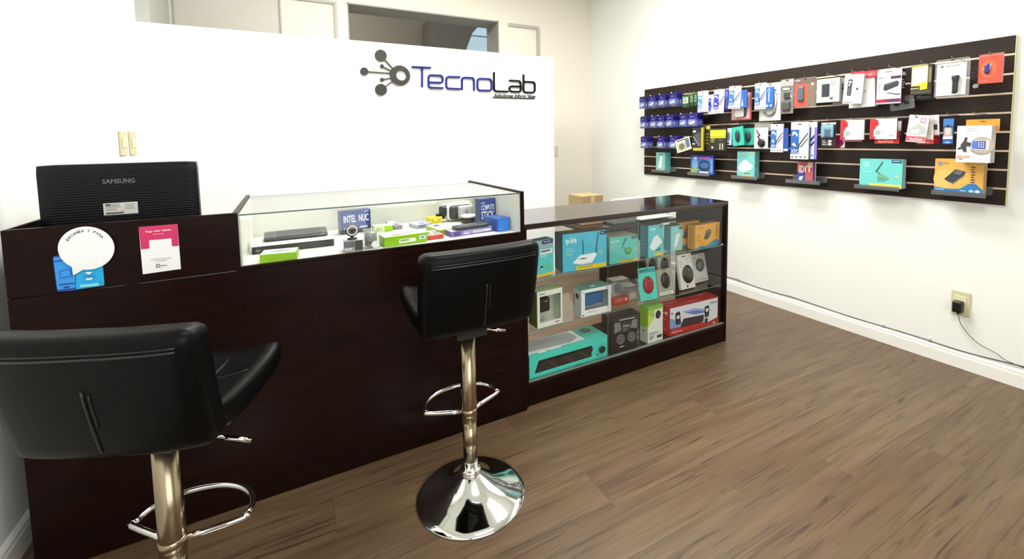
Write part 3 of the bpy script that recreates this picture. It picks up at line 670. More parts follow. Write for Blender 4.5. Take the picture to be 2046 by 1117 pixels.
blister(t, w, h, '#58d9c8', prints_=[('r', .0, .84, 1, .96, '#3c9fa0'), ('l', .1, .86, .6, .94, 1, '#2f6f70'), ('t', .35, .05, .65, .09, 'logitech', '#1f5f5c', False)])
mouse(t, (0, -.006, h*.46), w*.30, h*.27, '#a52a2c')
t, w, h = leaner('clear pack with a dark mouse and white base strip, middle shelf', z6(588, 472), z6(748, 440), z6(590, 205)[1], Z2)
blister(t, w, h, '#a9a697', prints_=[('r', .08, .03, .92, .14, '#ecebe4'), ('r', .12, .06, .8, .11, '#c0bfb8')])
mouse(t, (0, -.006, h*.56), w*.27, h*.31, '#2d2721')
for i, (bl, br, tp, lab, my) in enumerate([(z6(520, 300), z6(640, 275), z6(540, 70)[1], 'clear pack with black item standing behind the red mouse pack', .06), (z6(640, 330), z6(775, 300), z6(640, 60)[1], 'clear pack with dark mouse standing behind the grey mouse pack', .05)]):
    p, yaw, w, h = place(bl, br, tp, Z2+.06)
    t = thing('mouse_pack', lab, 'pack', (p.x, p.y+.05, Z2+.0012), yaw, None, -.06)
    h = h+.06
    blister(t, w, h, '#b7b4a6', prints_=[('r', .1, .04, .9, .12, '#d8d6cc')]); mouse(t, (0, -.006, h*.66), w*.27, h*.20, '#1f1c19')
t, w, h = leaner('white mouse pack with hang slot, larger one leaning at centre right of middle shelf', z6(820, 415), z6(965, 380), z6(780, 60)[1], Z2, lean=.20); t.location.z += .0045
MB().cbox((-w/2, 0, 0), (w/2, .02, h), mat('#e3e1da', .45), .001).build('carton', t)
mb = MB(); prints(mb, [('p', circ(.45, .93, .12, .018, 12), '#2b2825'), ('l', .1, .62, .35, .8, 4, '#bdbab2'), ('l', .55, .8, .85, .88, 2, '#c4c1ba'), ('e', .45, .07, .07, .03, '#38342f'), ('r', .0, 0, .02, 1, '#c9c6be')], lambda u, v, k: (-w/2+u*w, -EPS*k, v*h)); mb.build('printed_front', t)
mouse(t, (w*.06, -.004, h*.41), w*.36, h*.265, '#15140f')
t, w, h = leaner('white mouse pack with small grey mouse at right end of middle shelf', z6(968, 343), z6(1094, 309), z6(955, 60)[1], Z2, lean=.20); t.location.z += .0045
MB().cbox((-w/2, 0, 0), (w/2, .02, h), mat('#d9d7d2', .45), .001).build('carton', t)
mb = MB(); prints(mb, [('l', .08, .84, .3, .92, 2, '#8d8b88'), ('l', .6, .88, .9, .95, 1, '#8d8b88'), ('l', .08, .1, .9, .2, 2, '#b5b3ae'), ('r', .08, .05, .9, .09, '#aaa8a2'), ('e', .5, .60, .34, .24, '#4c5250')], lambda u, v, k: (-w/2+u*w, -EPS*k, v*h)); mb.build('printed_front', t)
mouse(t, (0, -.004, h*.60), w*.29, h*.20, '#5d6360')
# --- bottom
p, yaw, w, h = place((1060, 762), (1215.5, 713), 713, ZB)
t = thing('keyboard_box', 'long teal keyboard and mouse box at the bottom left of showcase', 'box', (p.x, p.y, ZB), yaw)
ZBX = .009
t.location.z = ZB
keys = [('r', 0, 0, 1, 1, '#50dcc8'), ('p', [(.06, .22), (.78, .21), (.79, .70), (.11, .72)], '#26211f')]
for r_ in range(4):
    for c_ in range(17):
        u = .105+c_*.0395+.008*r_*.5; v = .28+r_*.105; keys.append(('p', [(u, v), (u+.03, v), (u+.033, v+.075), (u+.003, v+.075)], '#3b3633' if (r_+c_) % 5 else '#58504b'))
keys += [('p', circ(.905, .45, .045, .16), '#1c1f20'), ('p', circ(.905, .50, .035, .10), '#2a2e30'), ('e', .84, .27, .012, .04, '#1f5b55'), ('e', .93, .85, .02, .06, '#7fded0'), ('t', .52, .065, .63, .135, 'logitech', '#1d4f4a', False)]
carton(t, w, h, .16, '#46c6b5', front=keys, top=[('r', 0, .12, .72, 1, '#dfe3e0'), ('p', [(.02, .3), (.55, .18), (.68, .4), (.66, .95), (.0, .98)], '#9aa09d'), ('r', .12, .03, .22, .14, '#eef3f1'), ('r', .24, .04, .4, .13, '#e9efec'), ('r', .72, .35, .98, 1, '#3fb5a5'), ('p', circ(.85, .7, .07, .2), '#44555a')])
p, yaw, w, h = place((1220.5, 705.5), (1277, 691.7), 635, ZB)
t = thing('speaker_box', 'black speaker set box with two round cones at bottom of showcase', 'box', (p.x, p.y, ZB), yaw)
carton(t, w, h, .10, '#1b1816', fm={'top': '#3a3835'}, front=[('r', 0, 0, 1, 1, '#1d1917'), ('p', [(.1, .86), (.9, .84), (.95, .95), (.05, .97)], '#34302c'), ('r', .3, .86, .85, .89, '#cfcbc2'), ('p', [(.12, .52), (.12, .82), (.32, .82), (.36, .58)], '#8f8d88'), ('p', [(.92, .55), (.92, .82), (.74, .82), (.68, .60)], '#8f8d88'), ('r', .36, .5, .68, .8, '#4a3f3a'), ('t', .42, .66, .64, .72, 'Genius', '#e4dcd5', True), ('l', .42, .54, .62, .62, 2, '#9d948c'), ('r', .3, .1, .45, .13, '#d7d3cb'), ('l', .9, .2, .99, .5, 5, '#a9a59c')])
for x in (-.17, .22):
    MB().lathe([(w*.155, 0), (w*.155, .004), (w*.125, .008), (w*.11, .004), (w*.04, .002), (w*.03, .005), (.001, .006)], mat('#6f6c67', .4), 24, (x*w, 0, h*.33), True, 'y').build('speaker_cone', t)
cbox_at('camera_box', 'tall white and lime box with dark round camera at bottom of showcase', (1295.7, 689), (1325, 679), 615, ZB, .07, '#dfe6d8', fm={'top': '#6fae3a', 'left': '#cfd9c2'},
        front=[('r', 0, 0, 1, 1, '#eef1e8'), ('p', [(0, .5), (0, 1), (1, 1), (1, .92), (.45, .72)], '#a9d15a'), ('p', [(0, .45), (0, .8), (.4, .66)], '#d4e66a'), ('r', 0, .93, 1, 1, '#79bd3f'), ('r', .42, .58, .92, .88, '#f4f5f2'), ('e', .67, .74, .18, .115, '#1d1d1f'), ('e', .67, .74, .09, .055, '#3d3f46'), ('l', .08, .22, .85, .3, 2, '#8b9287'), ('l', .08, .1, .5, .2, 3, '#5d635b'), ('r', .6, .1, .92, .18, '#3f443f')],
        left=[('p', [(0, .45), (0, 1), (1, 1), (1, .5), (.5, .4)], '#9cc83e'), ('r', .4, .3, .55, .36, '#3f4a3a')])
p, yaw, w, h = place((1341, 675), (1439.5, 648), 615, ZB)
t = thing('multimedia_box', 'large red and white box with keyboard and speakers, bottom right of showcase', 'box', (p.x, p.y, ZB), yaw)
fr = [('r', 0, 0, 1, 1, '#a8211c'), ('p', [(.02, .25), (.02, .96), (.985, .96), (.985, .24), (.78, .14), (.6, .22)], '#e8eaf2'), ('p', [(.02, .25), (.02, .62), (.22, .45), (.3, .3), (.14, .23)], '#7fa3d6'), ('p', [(.25, .75), (.5, .78), (.9, .55), (.6, .58), (.4, .62)], '#a9b4e4'), ('p', [(.3, .7), (.55, .68), (.8, .52), (.5, .55)], '#6f7fce'),
      ('p', rr4((.12, .76), (.21, .80), (.23, .34), (.13, .34), .2), '#1b1a1c'), ('e', .175, .60, .03, .07, '#e8e8ec'), ('e', .18, .42, .025, .06, '#3b3b40'), ('p', rr4((.71, .74), (.80, .76), (.80, .36), (.71, .34), .2), '#1b1a1c'), ('e', .757, .60, .03, .07, '#e8e8ec'), ('e', .757, .43, .025, .06, '#3b3b40'),
      ('p', [(.22, .22), (.28, .50), (.69, .46), (.68, .22)], '#221e1f'), ('p', [(.25, .26), (.29, .46), (.66, .42), (.66, .27)], '#3a3436'), ('p', rr4((.71, .30), (.77, .32), (.77, .14), (.71, .13), .2), '#241d1e'), ('p', [(0, 0), (1, 0), (1, .2), (.8, .13), (.55, .2), (.2, .22), (0, .2)], '#c62b21'),
      ('l', .05, .06, .33, .13, 1, '#f0c9c0'), ('l', .05, .15, .2, .19, 1, '#e39a8f'), ('t', .82, .80, .96, .88, 'Genius', '#7b7f8a', True), ('e', .05, .78, .018, .04, '#8a93a8'), ('p', circ(.9, .09, .02, .04), '#f0d5d0')]
carton(t, w, h, .10, '#8f1d19', front=fr, fm={'left': '#b82a23', 'top': '#ae2a24'}, top=[('p', [(.38, .2), (.52, .3), (.62, .2), (.6, .12), (.5, .18), (.4, .1)], '#c98a84'), ('l', .7, .7, .9, .9, 1, '#d9a5a0'), ('l', .1, .5, .3, .7, 1, '#c77a74')], left=[('p', [(.2, .72), (.7, .78), (.62, .84), (.9, .8), (.75, .66), (.68, .73)], '#e8c5c0'), ('l', .2, .5, .8, .56, 1, '#d28f8a'), ('l', .6, .15, .9, .2, 1, '#d9a5a0')])

# ------------------------------------------------------------------ display section of the counter
ZD = ZS+.0065
k1 = lambda x, y: (490+x/7.307, 400+y/7.307)
k2 = lambda x, y: (720+x/6.018, 380+y/6.018)
LIME = '#9ccc1f'
t, w, h = cbox_at('keyboard_box', 'flat black and white keyboard box at left of the counter display', k1(100, 797), k1(1300, 662), k1(100, 692)[1], ZD, .17, '#23231f', fm={'top': '#d9dad5'},
        front=[('l', .55, .15, .9, .8, 5, '#4b4b43'), ('e', .07, .45, .03, .2, '#6d6d66')], top=[('l', .02, .05, .08, .5, 4, '#b9bab5')])
KP = t.location.copy(); KYaw = t.rotation_euler.z; KH = h
a, b = onZ(ZD+h, *k1(268, 622)), onZ(ZD+h, *k1(1212, 522)); dd = b-a
t = thing('keyboard', 'dark grey slim keyboard lying on the flat black keyboard box', 'keyboard', ((a.x+b.x)/2, (a.y+b.y)/2, ZD+h+.0012), math.atan2(dd.y, dd.x))
kw = dd.length; kd = .12; sl = .13
MB().rbox((-kw/2, 0, 0), (kw/2, kd, .012), .006, mat('#2a2b2a', .4), 4, lambda x, y, z: (x, y, z+y*sl)).build('body', t)
mb = MB()
MB().box((-kw/2+.01, kd-.02, .001), (kw/2-.01, kd-.012, kd*sl-.004), mat('#222')).build('rear_foot', t) if 0 else None
for r_ in range(5):
    for c_ in range(19):
        x = -kw/2+.05+c_*(kw-.075)/19; y_ = .014+r_*.019
        if r_ == 0 and 4 <= c_ <= 9:
            if c_ > 4: continue
            ww = (kw-.075)/19*6-.003
        else: ww = (kw-.075)/19-.003
        zz = .0122+y_*sl
        MB().cbox((0, 0, 0), (ww, .016, .0035), mat('#343634' if (r_*7+c_) % 4 else '#484a48', .45), .0008).build('key', t, (x, y_, zz-.0004))
cbox_at('mouse_box', 'white topped lime green box at front left of the counter display', k1(215, 930), k1(750, 877), k1(222, 800)[1], ZD, .085, LIME, fm={'top': '#dfe6e4'},
        top=[('p', [(.2, .45), (.45, .75), (.8, .75), (.85, .5), (.6, .3), (.25, .28)], '#9a9da1'), ('l', .08, .2, .2, .8, 4, '#b9c0c0'), ('e', .55, .8, .06, .05, '#c3c7c9')], right=[('r', 0, 0, 1, 1, '#7fae1a')])
INTC = '#2b3a86'
cbox_at('computer_box', 'upright dark blue box with white capitals behind the round webcam, counter display', k1(1405, 505), k1(1838, 445), k1(1400, 170)[1], ZD, .05, '#2a2f60', cat='box',
        front=[('r', 0, 0, 1, 1, INTC), ('r', 0, 0, 1, .28, '#3d4055'), ('t', .09, .48, .93, .80, 'INTEL  NUC', '#e8ecf8', True), ('l', .62, .14, .9, .3, 1, '#c3c9d8'), ('l', .1, .14, .3, .3, 1, '#c3c9d8'), ('e', .86, .92, .08, .055, '#5a6ab0'), ('t', .80, .90, .92, .94, 'intel', '#d5dbf2', False), ('l', .1, .84, .4, .9, 1, '#6f7ab8')], left=[('r', 0, 0, 1, 1, '#4a4f66')])
t, w, h = cbox_at('webcam_box', 'small grey and black carton under the round webcam in counter display', k1(1442, 772), k1(1722, 742), k1(1440, 605)[1], ZD, .075, '#8f8f8d', fm={'top': '#cfcfcb', 'right': '#3c3c3c'},
        front=[('r', 0, 0, 1, 1, '#a2a2a0'), ('r', .58, .12, 1, 1, '#3b3b3d'), ('r', .03, .45, .55, .95, '#5a5a5c'), ('l', .08, .5, .5, .9, 4, '#85858a'), ('r', .05, .2, .42, .38, '#e9e9e6'), ('l', .1, .24, .38, .34, 1, '#8f8f8d')])
pw_ = t.location; zc = ZD+h
t = thing('webcam', 'round black webcam with white ring on top of the grey carton', 'webcam', (pw_.x, pw_.y+.03, zc), 0)
MB().lathe([(.020, 0), (.020, .006), (.006, .009), (.005, .018)], mat('#1b1b1c', .4), 20).build('foot', t)
cz = .040
MB().lathe([(.004, -.016), (.024, -.015), (.027, -.008), (.027, .006), (.022, .010)], mat('#191919', .4), 28, (0, 0, cz), True, 'y').build('housing', t)
MB().lathe([(.0215, .0102), (.0215, .013), (.0175, .0135), (.0165, .0105)], mat('#e3e3e0', .3), 28, (0, 0, cz), True, 'y').build('ring', t)
MB().lathe([(.0160, .0102), (.013, .0125), (.006, .0128), (.005, .0105)], mat('#2a2a2b', .2), 24, (0, 0, cz), True, 'y').build('lens', t)
# clear tub with the silver speaker
p, yaw, w, h = place(k1(1745, 722), k1(1965, 695), k1(1745, 450)[1], ZD)
t = thing('speaker_pack', 'clear tub holding a round silver speaker, counter display centre', 'pack', (p.x, p.y, ZD), yaw)
MB().cbox((-w/2, 0, 0), (w/2, w*.95, h), M_CLEAR, .003).build('clear_tub', t)
rr = w*.42; cy_ = w*.475
MB().lathe([(rr*.9, h*.10), (rr, h*.12), (rr, h*.24), (rr*.96, h*.26)], mat('#7e7d78', .35, .3), 28, (0, cy_, 0)).build('lower_body', t)
MB().lathe([(rr*.93, h*.26), (rr*.93, h*.36)], mat('#131313', .4), 28, (0, cy_, 0)).build('dark_band', t)
MB().lathe([(rr*.97, h*.36), (rr, h*.38), (rr, h*.80), (rr*.94, h*.86), (rr*.5, h*.88), (.001, h*.88)], mat('#a3a8a0', .3, .5), 28, (0, cy_, 0)).build('upper_body', t)
mb = MB(); mb.prism(circ(w*.22, .018, .017, .016, 18), -.0012, -.0004, mat('#efefec', .4)); mb.build('round_seal', t)
cbox_at('mouse_box', 'lime green box with white top behind the silver speaker in counter display', k2(180, 525), k2(405, 500), k2(180, 455)[1], ZD, .07, LIME, fm={'top': '#dde3d2'}, push=0.03,
        front=[('r', 0, 0, .55, 1, '#d9e8b0'), ('l', .1, .2, .5, .8, 3, '#8ca84a')], top=[('p', [(.3, .3), (.6, .7), (.9, .6), (.7, .3)], '#9a9da1')])
p, yaw, w, h = place(k2(410, 475), k2(510, 467), k2(410, 445)[1], ZD)
t = thing('cable_pack', 'long grey and white pack lying front to back in counter display', 'pack', (p.x, p.y, ZD), yaw+.25)
MB().cbox((-.022, 0, 0), (.022, .16, .022), mat('#8d8a92', .4), .0015, {'top': mat('#d5d2dc', .4)}).build('carton', t)
mb = MB(); prints(mb, [('r', .15, .55, .85, .95, '#b3aec2'), ('r', .2, .05, .8, .4, '#77757c'), ('l', .2, .6, .8, .9, 4, '#f0eef4')], lambda u, v, k: (-.022+u*.044, .16*v, .022+EPS*k)); mb.build('printed_top', t)
cbox_at('mouse_box', 'lime green box with grey mouse picture at front centre of counter display', k2(290, 690), k2(810, 615), k2(290, 572)[1], ZD, .095, '#93c41c', fm={'top': '#e3e7d6'},
        front=[('r', .33, .22, .72, .62, '#eef3dc'), ('l', .36, .3, .7, .55, 1, '#7f8674'), ('r', .80, .35, .96, .75, '#e9f0e9'), ('e', .88, .55, .05, .1, '#5f9fb8')], top=[('p', [(.12, .15), (.3, .6), (.7, .75), (.9, .5), (.6, .3), (.3, .1)], '#96938e'), ('p', [(.3, .3), (.4, .55), (.7, .62), (.75, .45)], '#b3b0aa')], left=[('r', 0, 0, 1, 1, '#7fb015')])
cbox_at('adapter_box', 'flat white and grey-blue box behind the lime mouse box in counter display', k2(690, 468), k2(862, 440), k2(690, 420)[1], ZD, .10, '#b9bcc8', fm={'top': '#e9eaee'},
        top=[('p', [(.3, .1), (.35, .6), (.9, .65), (.95, .12)], '#98a6bf'), ('l', .35, .15, .9, .6, 4, '#5f6f92'), ('l', .1, .7, .8, .95, 2, '#c9ccd6')], front=[('r', .0, 0, 1, 1, '#8d94b3'), ('l', .1, .2, .9, .8, 2, '#5e668a')])
cbox_at('cable_box', 'small red fronted box with grey window top at front of counter display', k2(822, 603), k2(1004, 577), k2(822, 553)[1], ZD, .115, '#d63a36', fm={'top': '#b8b2b4', 'left': '#9d8f93'},
        top=[('r', .08, .04, .92, .96, '#8e8a88'), ('p', [(.3, .1), (.45, .12), (.7, .85), (.5, .9)], '#c9c4ae'), ('p', [(.2, .5), (.35, .52), (.5, .9), (.3, .9)], '#5d5a58'), ('r', .0, .82, 1, 1, '#dcdde8')], front=[('l', .1, .2, .8, .7, 2, '#e0625c')])
cbox_at('adapter_box', 'small bright yellow box at back centre of counter display', k2(855, 420), k2(1008, 400), k2(855, 345)[1], ZD, .06, '#dccc2c', push=.03, front=[('l', .1, .2, .9, .8, 3, '#b0a020'), ('r', .3, .4, .6, .8, '#efe66a')], top=[('l', .1, .1, .9, .9, 4, '#b9a824')])
p, yaw, w, h = place(k2(1042, 532), k2(1100, 525), k2(1042, 468)[1], ZD)
t = thing('mouse_box', 'white topped yellow-green box left of the purple box in counter display', 'box', (p.x-.014, p.y, ZD), yaw+.08)
carton(t, .085, h, .17, '#a6b83a', fm={'top': '#e6e9dd'}, top=[('p', circ(.45, .72, .2, .14), '#4a4f4d'), ('l', .2, .2, .8, .5, 4, '#c3c8bb')], left=[('r', 0, 0, 1, 1, '#b9c33c'), ('l', .1, .3, .8, .7, 2, '#8f9a2a')], front=[('l', .1, .2, .9, .8, 2, '#86942c')])
t, w, h = cbox_at('gadget_box', 'purple and white box under the dark rounded gadget in counter display', k2(1098, 568), k2(1592, 492), k2(1098, 505)[1], ZD, .068, '#6c5aa0', fm={'top': '#b7a9c9', 'right': '#8fae6a'},
        front=[('r', 0, 0, 1, 1, '#7c6fb0'), ('r', .05, .1, .2, .9, '#5b3f8a'), ('p', [(.22, .1), (.3, .9), (.5, .8), (.45, .1)], '#a596cc'), ('t', .28, .2, .40, .6, 'Tel', '#f2eef8', True), ('r', .5, .25, .95, .75, '#e6e4f0'), ('l', .53, .35, .92, .7, 2, '#8d86ac')])
p0 = t.location.copy()
t = thing('streaming_gadget', 'dark flat rounded gadget lying on the purple box in counter display', 'gadget', (p0.x+.01, p0.y+.004, ZD+h+.001), t.rotation_euler.z)
MB().rbox((-.095, 0, 0), (.095, .066, .018), .009, mat('#30343a', .35), 6).build('body', t)
MB().rbox((-.078, .012, .0172), (.078, .056, .0188), .0008, mat('#3e4549', .3), 3).build('top_plate', t)
# headset
p = onZ(ZD, *k2(1240, 372)); s_ = .19
a, b = onY(p.y, *k2(1060, 260)), onY(p.y, *k2(1400, 225)); hw = b.x-a.x; hx = (a.x+b.x)/2
zt_ = onY(p.y, *k2(1200, 165)).z; zb_ = ZD+.0005
t = thing('headset', 'white and black virtual reality headset at back of the counter display', 'headset', (hx, p.y, zb_), .1)
hh = zt_-zb_
MB().rbox((-hw/2, .02, 0), (hw/2, .10, hh), .03, mat('#e7e7e4', .35), 7).build('shell', t)
MB().rbox((-hw/2+.012, .004, hh*.10), (hw/2-.012, .06, hh*.92), .022, mat('#333532', .35), 6).build('visor', t)
MB().rbox((-hw*.18, -.004, hh*.12), (hw/2-.012, .03, hh*.88), .018, mat('#b3b5b2', .3), 6).build('front_plate', t)
mb = MB(); prints(mb, [('t', .42, .42, .58, .66, 'G', '#3a3c3b', True), ('l', .35, .25, .8, .34, 1, '#8b8d8a')], lambda u, v, k: (-hw*.18+u*hw*.6, -.0045-EPS*k, hh*v)); mb.build('printed_front', t)
MB().rbox((-hw/2-.028, .035, hh*.30), (-hw/2+.01, .095, hh*.88), .016, mat('#2b2b29', .45), 5).build('face_pad', t)
MB().cbox((-hw/2-.05, .05, hh*.16), (-hw/2-.004, .08, hh*.46), mat('#0d0d0c', .5), .004).build('strap_mount', t)
mb = MB(); mb.tube([(-hw/2-.02, .06, hh*.9), (-hw*.2, .05, hh*1.03), (hw*.2, .05, hh*1.05), (hw/2, .06, hh*.95)], .006, mat('#e3e3e0', .5), 8); mb.build('head_strap', t)
c = onZ(ZD, *k2(1302, 388))
t = thing('puck_speaker', 'black round puck with white ring on top in front of the headset', 'gadget', (c.x, c.y, ZD), 0)
wr = (onY(c.y, *k2(1392, 320)).x-onY(c.y, *k2(1208, 330)).x)/2
MB().lathe([(wr*.85, 0), (wr*.9, .005), (wr*.9, .03), (wr*.86, .034)], mat('#1d1e1f', .3), 32).build('body', t)
zr = .036
MB().lathe([(wr*.72, zr), (wr*.98, zr-.002), (wr, zr+.004), (wr*.95, zr+.008), (wr*.75, zr+.008), (wr*.70, zr+.003)], mat('#e6e7e4', .25), 32).build('white_ring', t)
MB().lathe([(wr*.69, zr-.002), (wr*.68, zr+.002), (.001, zr+.002)], mat('#8d8f8c', .2), 32).build('top_plate', t)
p, yaw, w, h = place(k2(1400, 375), k2(1640, 352), k2(1400, 105)[1], ZD)
p, yaw, w, h = place(k2(1446, 432), k2(1628, 407), k2(1452, 112)[1], ZD)
t = thing('computer_box', 'upright blue box with tall white capitals beside the headset, counter display', 'box', (p.x, p.y, ZD), yaw)
carton(t, w, h, .06, '#33416f', front=[('r', 0, 0, 1, 1, '#35478f'), ('t', .06, .82, .32, .88, 'INTEL', '#d3daf0', True), ('t', .06, .58, .92, .78, 'COMPUTE', '#e9edf8', True), ('t', .06, .24, .92, .54, 'STICK', '#f4f6fc', True), ('l', .06, .1, .6, .18, 2, '#6d7cb8')], left=[('l', .1, .3, .7, .9, 5, '#42507c')])
cbox_at('gadget_box', 'bright blue cube box at right end of counter display', k2(1650, 502), k2(1796, 477), k2(1655, 348)[1], ZD, .12, '#1f5fc4', fm={'top': '#2a4f9c', 'left': '#2450a6'},
        front=[('r', 0, 0, 1, 1, '#2a7be0'), ('e', .55, .45, .4, .42, '#2f83e6'), ('l', .1, .1, .4, .2, 1, '#7fb2f0')], top=[('p', [(.3, .2), (.7, .3), (.6, .7), (.35, .6)], '#3f66b4')], left=[('e', .5, .5, .3, .35, '#2a58b0')])

# ------------------------------------------------------------------ slatwall
ZG = [1.8221-.1045*i for i in range(8)]
PY0, PY1, PZ0, PZ1, PT = .9176, 3.7854, .9981, 1.9216, .018
sl_ = thing('display_panel', 'dark brown slatwall panel with beige grooves on the right wall', 'panel', (XR-.0006, (PY0+PY1)/2, PZ0))
oy = (PY0+PY1)/2
MB().box((-.006, PY0-oy, 0), (-.0005, PY1-oy, PZ1-PZ0), M_GROOVE).build('groove_backing', sl_)
edges = [PZ1]+[z for z in ZG]+[PZ0]
for i in range(9):
    zt2 = edges[i] - (.0055 if i else 0); zb2 = edges[i+1] + (.0055 if i < 8 else 0)
    MB().cbox((-PT, PY0-oy, zb2-PZ0), (-.0062, PY1-oy, zt2-PZ0), M_SLAT, .001).build('slat', sl_)
for z in ZG:
    MB().box((-.0165, PY0-oy, z-.0052-PZ0), (-.0062, PY1-oy, z+.0052-PZ0), M_GROOVE).build('groove_insert', sl_)
MB().box((-PT, PY0-oy-.003, 0), (0, PY0-oy, PZ1-PZ0), mat('#d9cf9a', .4)).build('edge_band', sl_)
XS = XR-PT-.0012
def hook(y, z, ln, ball=False, lab='steel display hook on the slatwall holding packs'):
    t = thing('display_hook', lab, 'hook', (XS, y, z), 0, 'steel display hooks on the slatwall')
    mb = MB(); mb.tube([(0, 0, -.004), (-.01, 0, -.004), (-ln+.012, 0, -.004), (-ln, 0, .006)], .0022, mat('#9c9c98', .3, .8), 6); mb.build('rod', t)
    MB().box((.0, -.012, -.022), (-.003, .012, .002) if 0 else (.004, .012, .002), mat('#8f8f8b', .3, .8)).build('mount', t) if 0 else None
    if ball: MB().ellipsoid((-ln, 0, .008), (.006, .006, .006), mat('#dcd8d2', .3), 10, 8).build('tip', t)
    return t
def hangloc(x0, x1, y0, y1, d):
    X = XS-d; xm, ym = (x0+x1)/2, (y0+y1)/2
    ya, yb = onX(X, x0, ym).y, onX(X, x1, ym).y; za, zb = onX(X, xm, y0).z, onX(X, xm, y1).z
    return X, (ya+yb)/2, zb, ya-yb, za-zb
RW = -PI/2
def hang(name, label, x0, x1, y0, y1, d, kind='card', t=.003, body='#f2f2f0', pr=None, group=None, tilt=0, side=None, top=None, right=None, extra=None, cat='pack', hooked=None, **k):
    X, y, z, w, h = hangloc(x0, x1, y0, y1, d)
    o = thing(name, label, cat, (X, y, z), RW, group)
    if tilt: o.rotation_euler = (0, tilt, RW)
    if kind == 'card':
        MB().cbox((-w/2, 0, 0), (w/2, t, h), mat(body, .4), min(.0008, t/3), {'right': mat(side or body, .45), 'top': mat(top or body, .45), 'left': mat(side or body, .45)}).build('carton' if t > .006 else 'card', o)
        if pr: mb = MB(); prints(mb, pr, lambda u, v, kk: (-w/2+u*w, -EPS*kk, v*h)); mb.build('printed_front', o)
        if right: mb = MB(); prints(mb, right, lambda u, v, kk: (w/2+EPS*kk, t*u, v*h)); mb.build('printed_side', o)
    else:
        blister(o, w, h, body, prints_=pr, **k)
    if extra: extra(o, w, h)
    if hooked is not None: hook(y, hooked, d+.02, False, ' '.join(('steel hook holding the '+label).replace(',', '').split()[:16]))
    return o
G = ZG
# --- blue blister packs at the left end, three rows
def blue_pack(y, z, X, label, group, proto=[None]):
    if proto[0] is None:
        o = thing('blue_pack', label, 'pack', (X, y, z), RW, group); w, h = .098, .125
        MB().box((-w/2, 0, 0), (w/2, .0012, h), mat('#241d86', .4)).build('card', o)
        mb = MB(); prints(mb, [('r', .0, .56, 1, 1, '#190f63'), ('r', 0, 0, 1, .40, '#4c60ab'), ('p', [(0, .30), (.5, .46), (1, .34), (1, .56), (0, .56)], '#3c3fa8'), ('p', circ(.5, .88, .07, .04, 10), '#0f0b2c'), ('l', .2, .66, .8, .76, 1, '#8f8fe0')], lambda u, v, k: (-w/2+u*w, -EPS*k, v*h)); mb.build('printed_front', o)
        MB().rbox((-w*.42, -.022, .006), (w*.42, -.002, h*.50), .012, M_CLEAR, 4).build('blister_dome', o)
        MB().rbox((-w*.30, -.012, .018), (w*.26, -.004, h*.36), .004, mat('#b9c0dc', .35), 3, lambda x, y_, z_: (x, y_, z_+.3*x)).build('memory_stick', o)
        mb = MB(); mb.rbox((-w*.36, -.013, .010), (-w*.18, -.005, h*.16), .003, mat('#1b1a2c', .4), 2); mb.build('plug', o)
        proto[0] = o; return o
    c = proto[0].copy(); COL.objects.link(c); c.location = (X, y, z); c['label'] = label; c['group'] = group
    for ch in proto[0].children: q = ch.copy(); COL.objects.link(q); q.parent = c
    return c
rows = [([(1282, 215), (1303, 212), (1321, 207), (1345, 203)], 0, 'top'), ([(1284, 251), (1306, 250), (1318, 249), (1338, 247), (1364, 244), (1384, 242)], 2, 'middle'), ([(1285, 293), (1320, 291), (1344, 290)], 4, 'bottom')]
for pts, g, nm in rows:
    for i, (px_, py_) in enumerate(pts):
        X = XS-.15; q = onX(X, px_, py_)
        hk = q.y
        od = ['first', 'second', 'third', 'fourth', 'fifth', 'sixth'][i]
        for j in range(3):
            xx = X+j*.04+(.0 if i % 2 else .012); zz = G[g]-.004-.125*.88
            o = blue_pack(q.y, zz, xx, '%s blue blister pack on the %s hook from the left, %s row' % (['front', 'middle', 'rear'][j], od, nm), 'blue packs in the %s row' % nm)
            o.rotation_euler.z = RW+random.uniform(-.1, .1)
        hook(q.y, G[g], .175, True, 'white tipped hook holding blue packs, %s from the left in the %s row' % (od, nm))
# --- top row
CAB = lambda a, b: [('r', 0, 0, 1, 1, '#eef0f4'), ('r', 0, .14, .48, .80, a), ('p', [(.08, .62), (.2, .70), (.38, .60), (.4, .68), (.2, .76), (.08, .72)], '#dfe8fa'), ('p', [(.06, .4), (.2, .46), (.34, .34), (.16, .36)], '#cfdcf6'), ('p', [(.40, .36), (.96, .72), (.99, .68), (.45, .32)], b), ('p', [(.36, .30), (.46, .40), (.54, .34), (.44, .24)], b), ('p', [(.56, .34), (.98, .58), (.99, .55), (.6, .31)], b)] + [('r', .06+i*.24, .035, .18+i*.24, .085, '#7b7f88') for i in range(4)] + [('r', .40, .93, .60, .955, '#2a2a2c'), ('t', .05, .16, .44, .26, 'XTC', '#e6eefc', True)]
def card_clear(o, w, h):
    MB().rbox((-w*.45, -.014, h*.03), (w*.45, -.001, h*.82), .01, M_CLEAR, 4).build('blister_dome', o)
for i, (x0, x1, y0, y1, lab) in enumerate([(1363, 1377, 195, 215, 'dark green card pack with cream print next to the top row of blue packs'), (1376, 1385, 192, 213, 'dark green card pack, middle of three green packs in top row'), (1384, 1393, 190, 213, 'dark green card pack, rightmost of three green packs in top row')]):
    hang('memory_card_pack', lab, x0, x1, y0-4, y1, .12-.015*i, body='#1d3a22', pr=[('r', .1, .35, .85, .85, '#c9d6b8' if i == 0 else '#7f9f7c'), ('l', .15, .4, .8, .8, 3, '#4a5f3e'), ('r', 0, .88, 1, 1, '#3d6a3a'), ('e', .45, .18, .2, .1, '#42643f')], hooked=G[0])
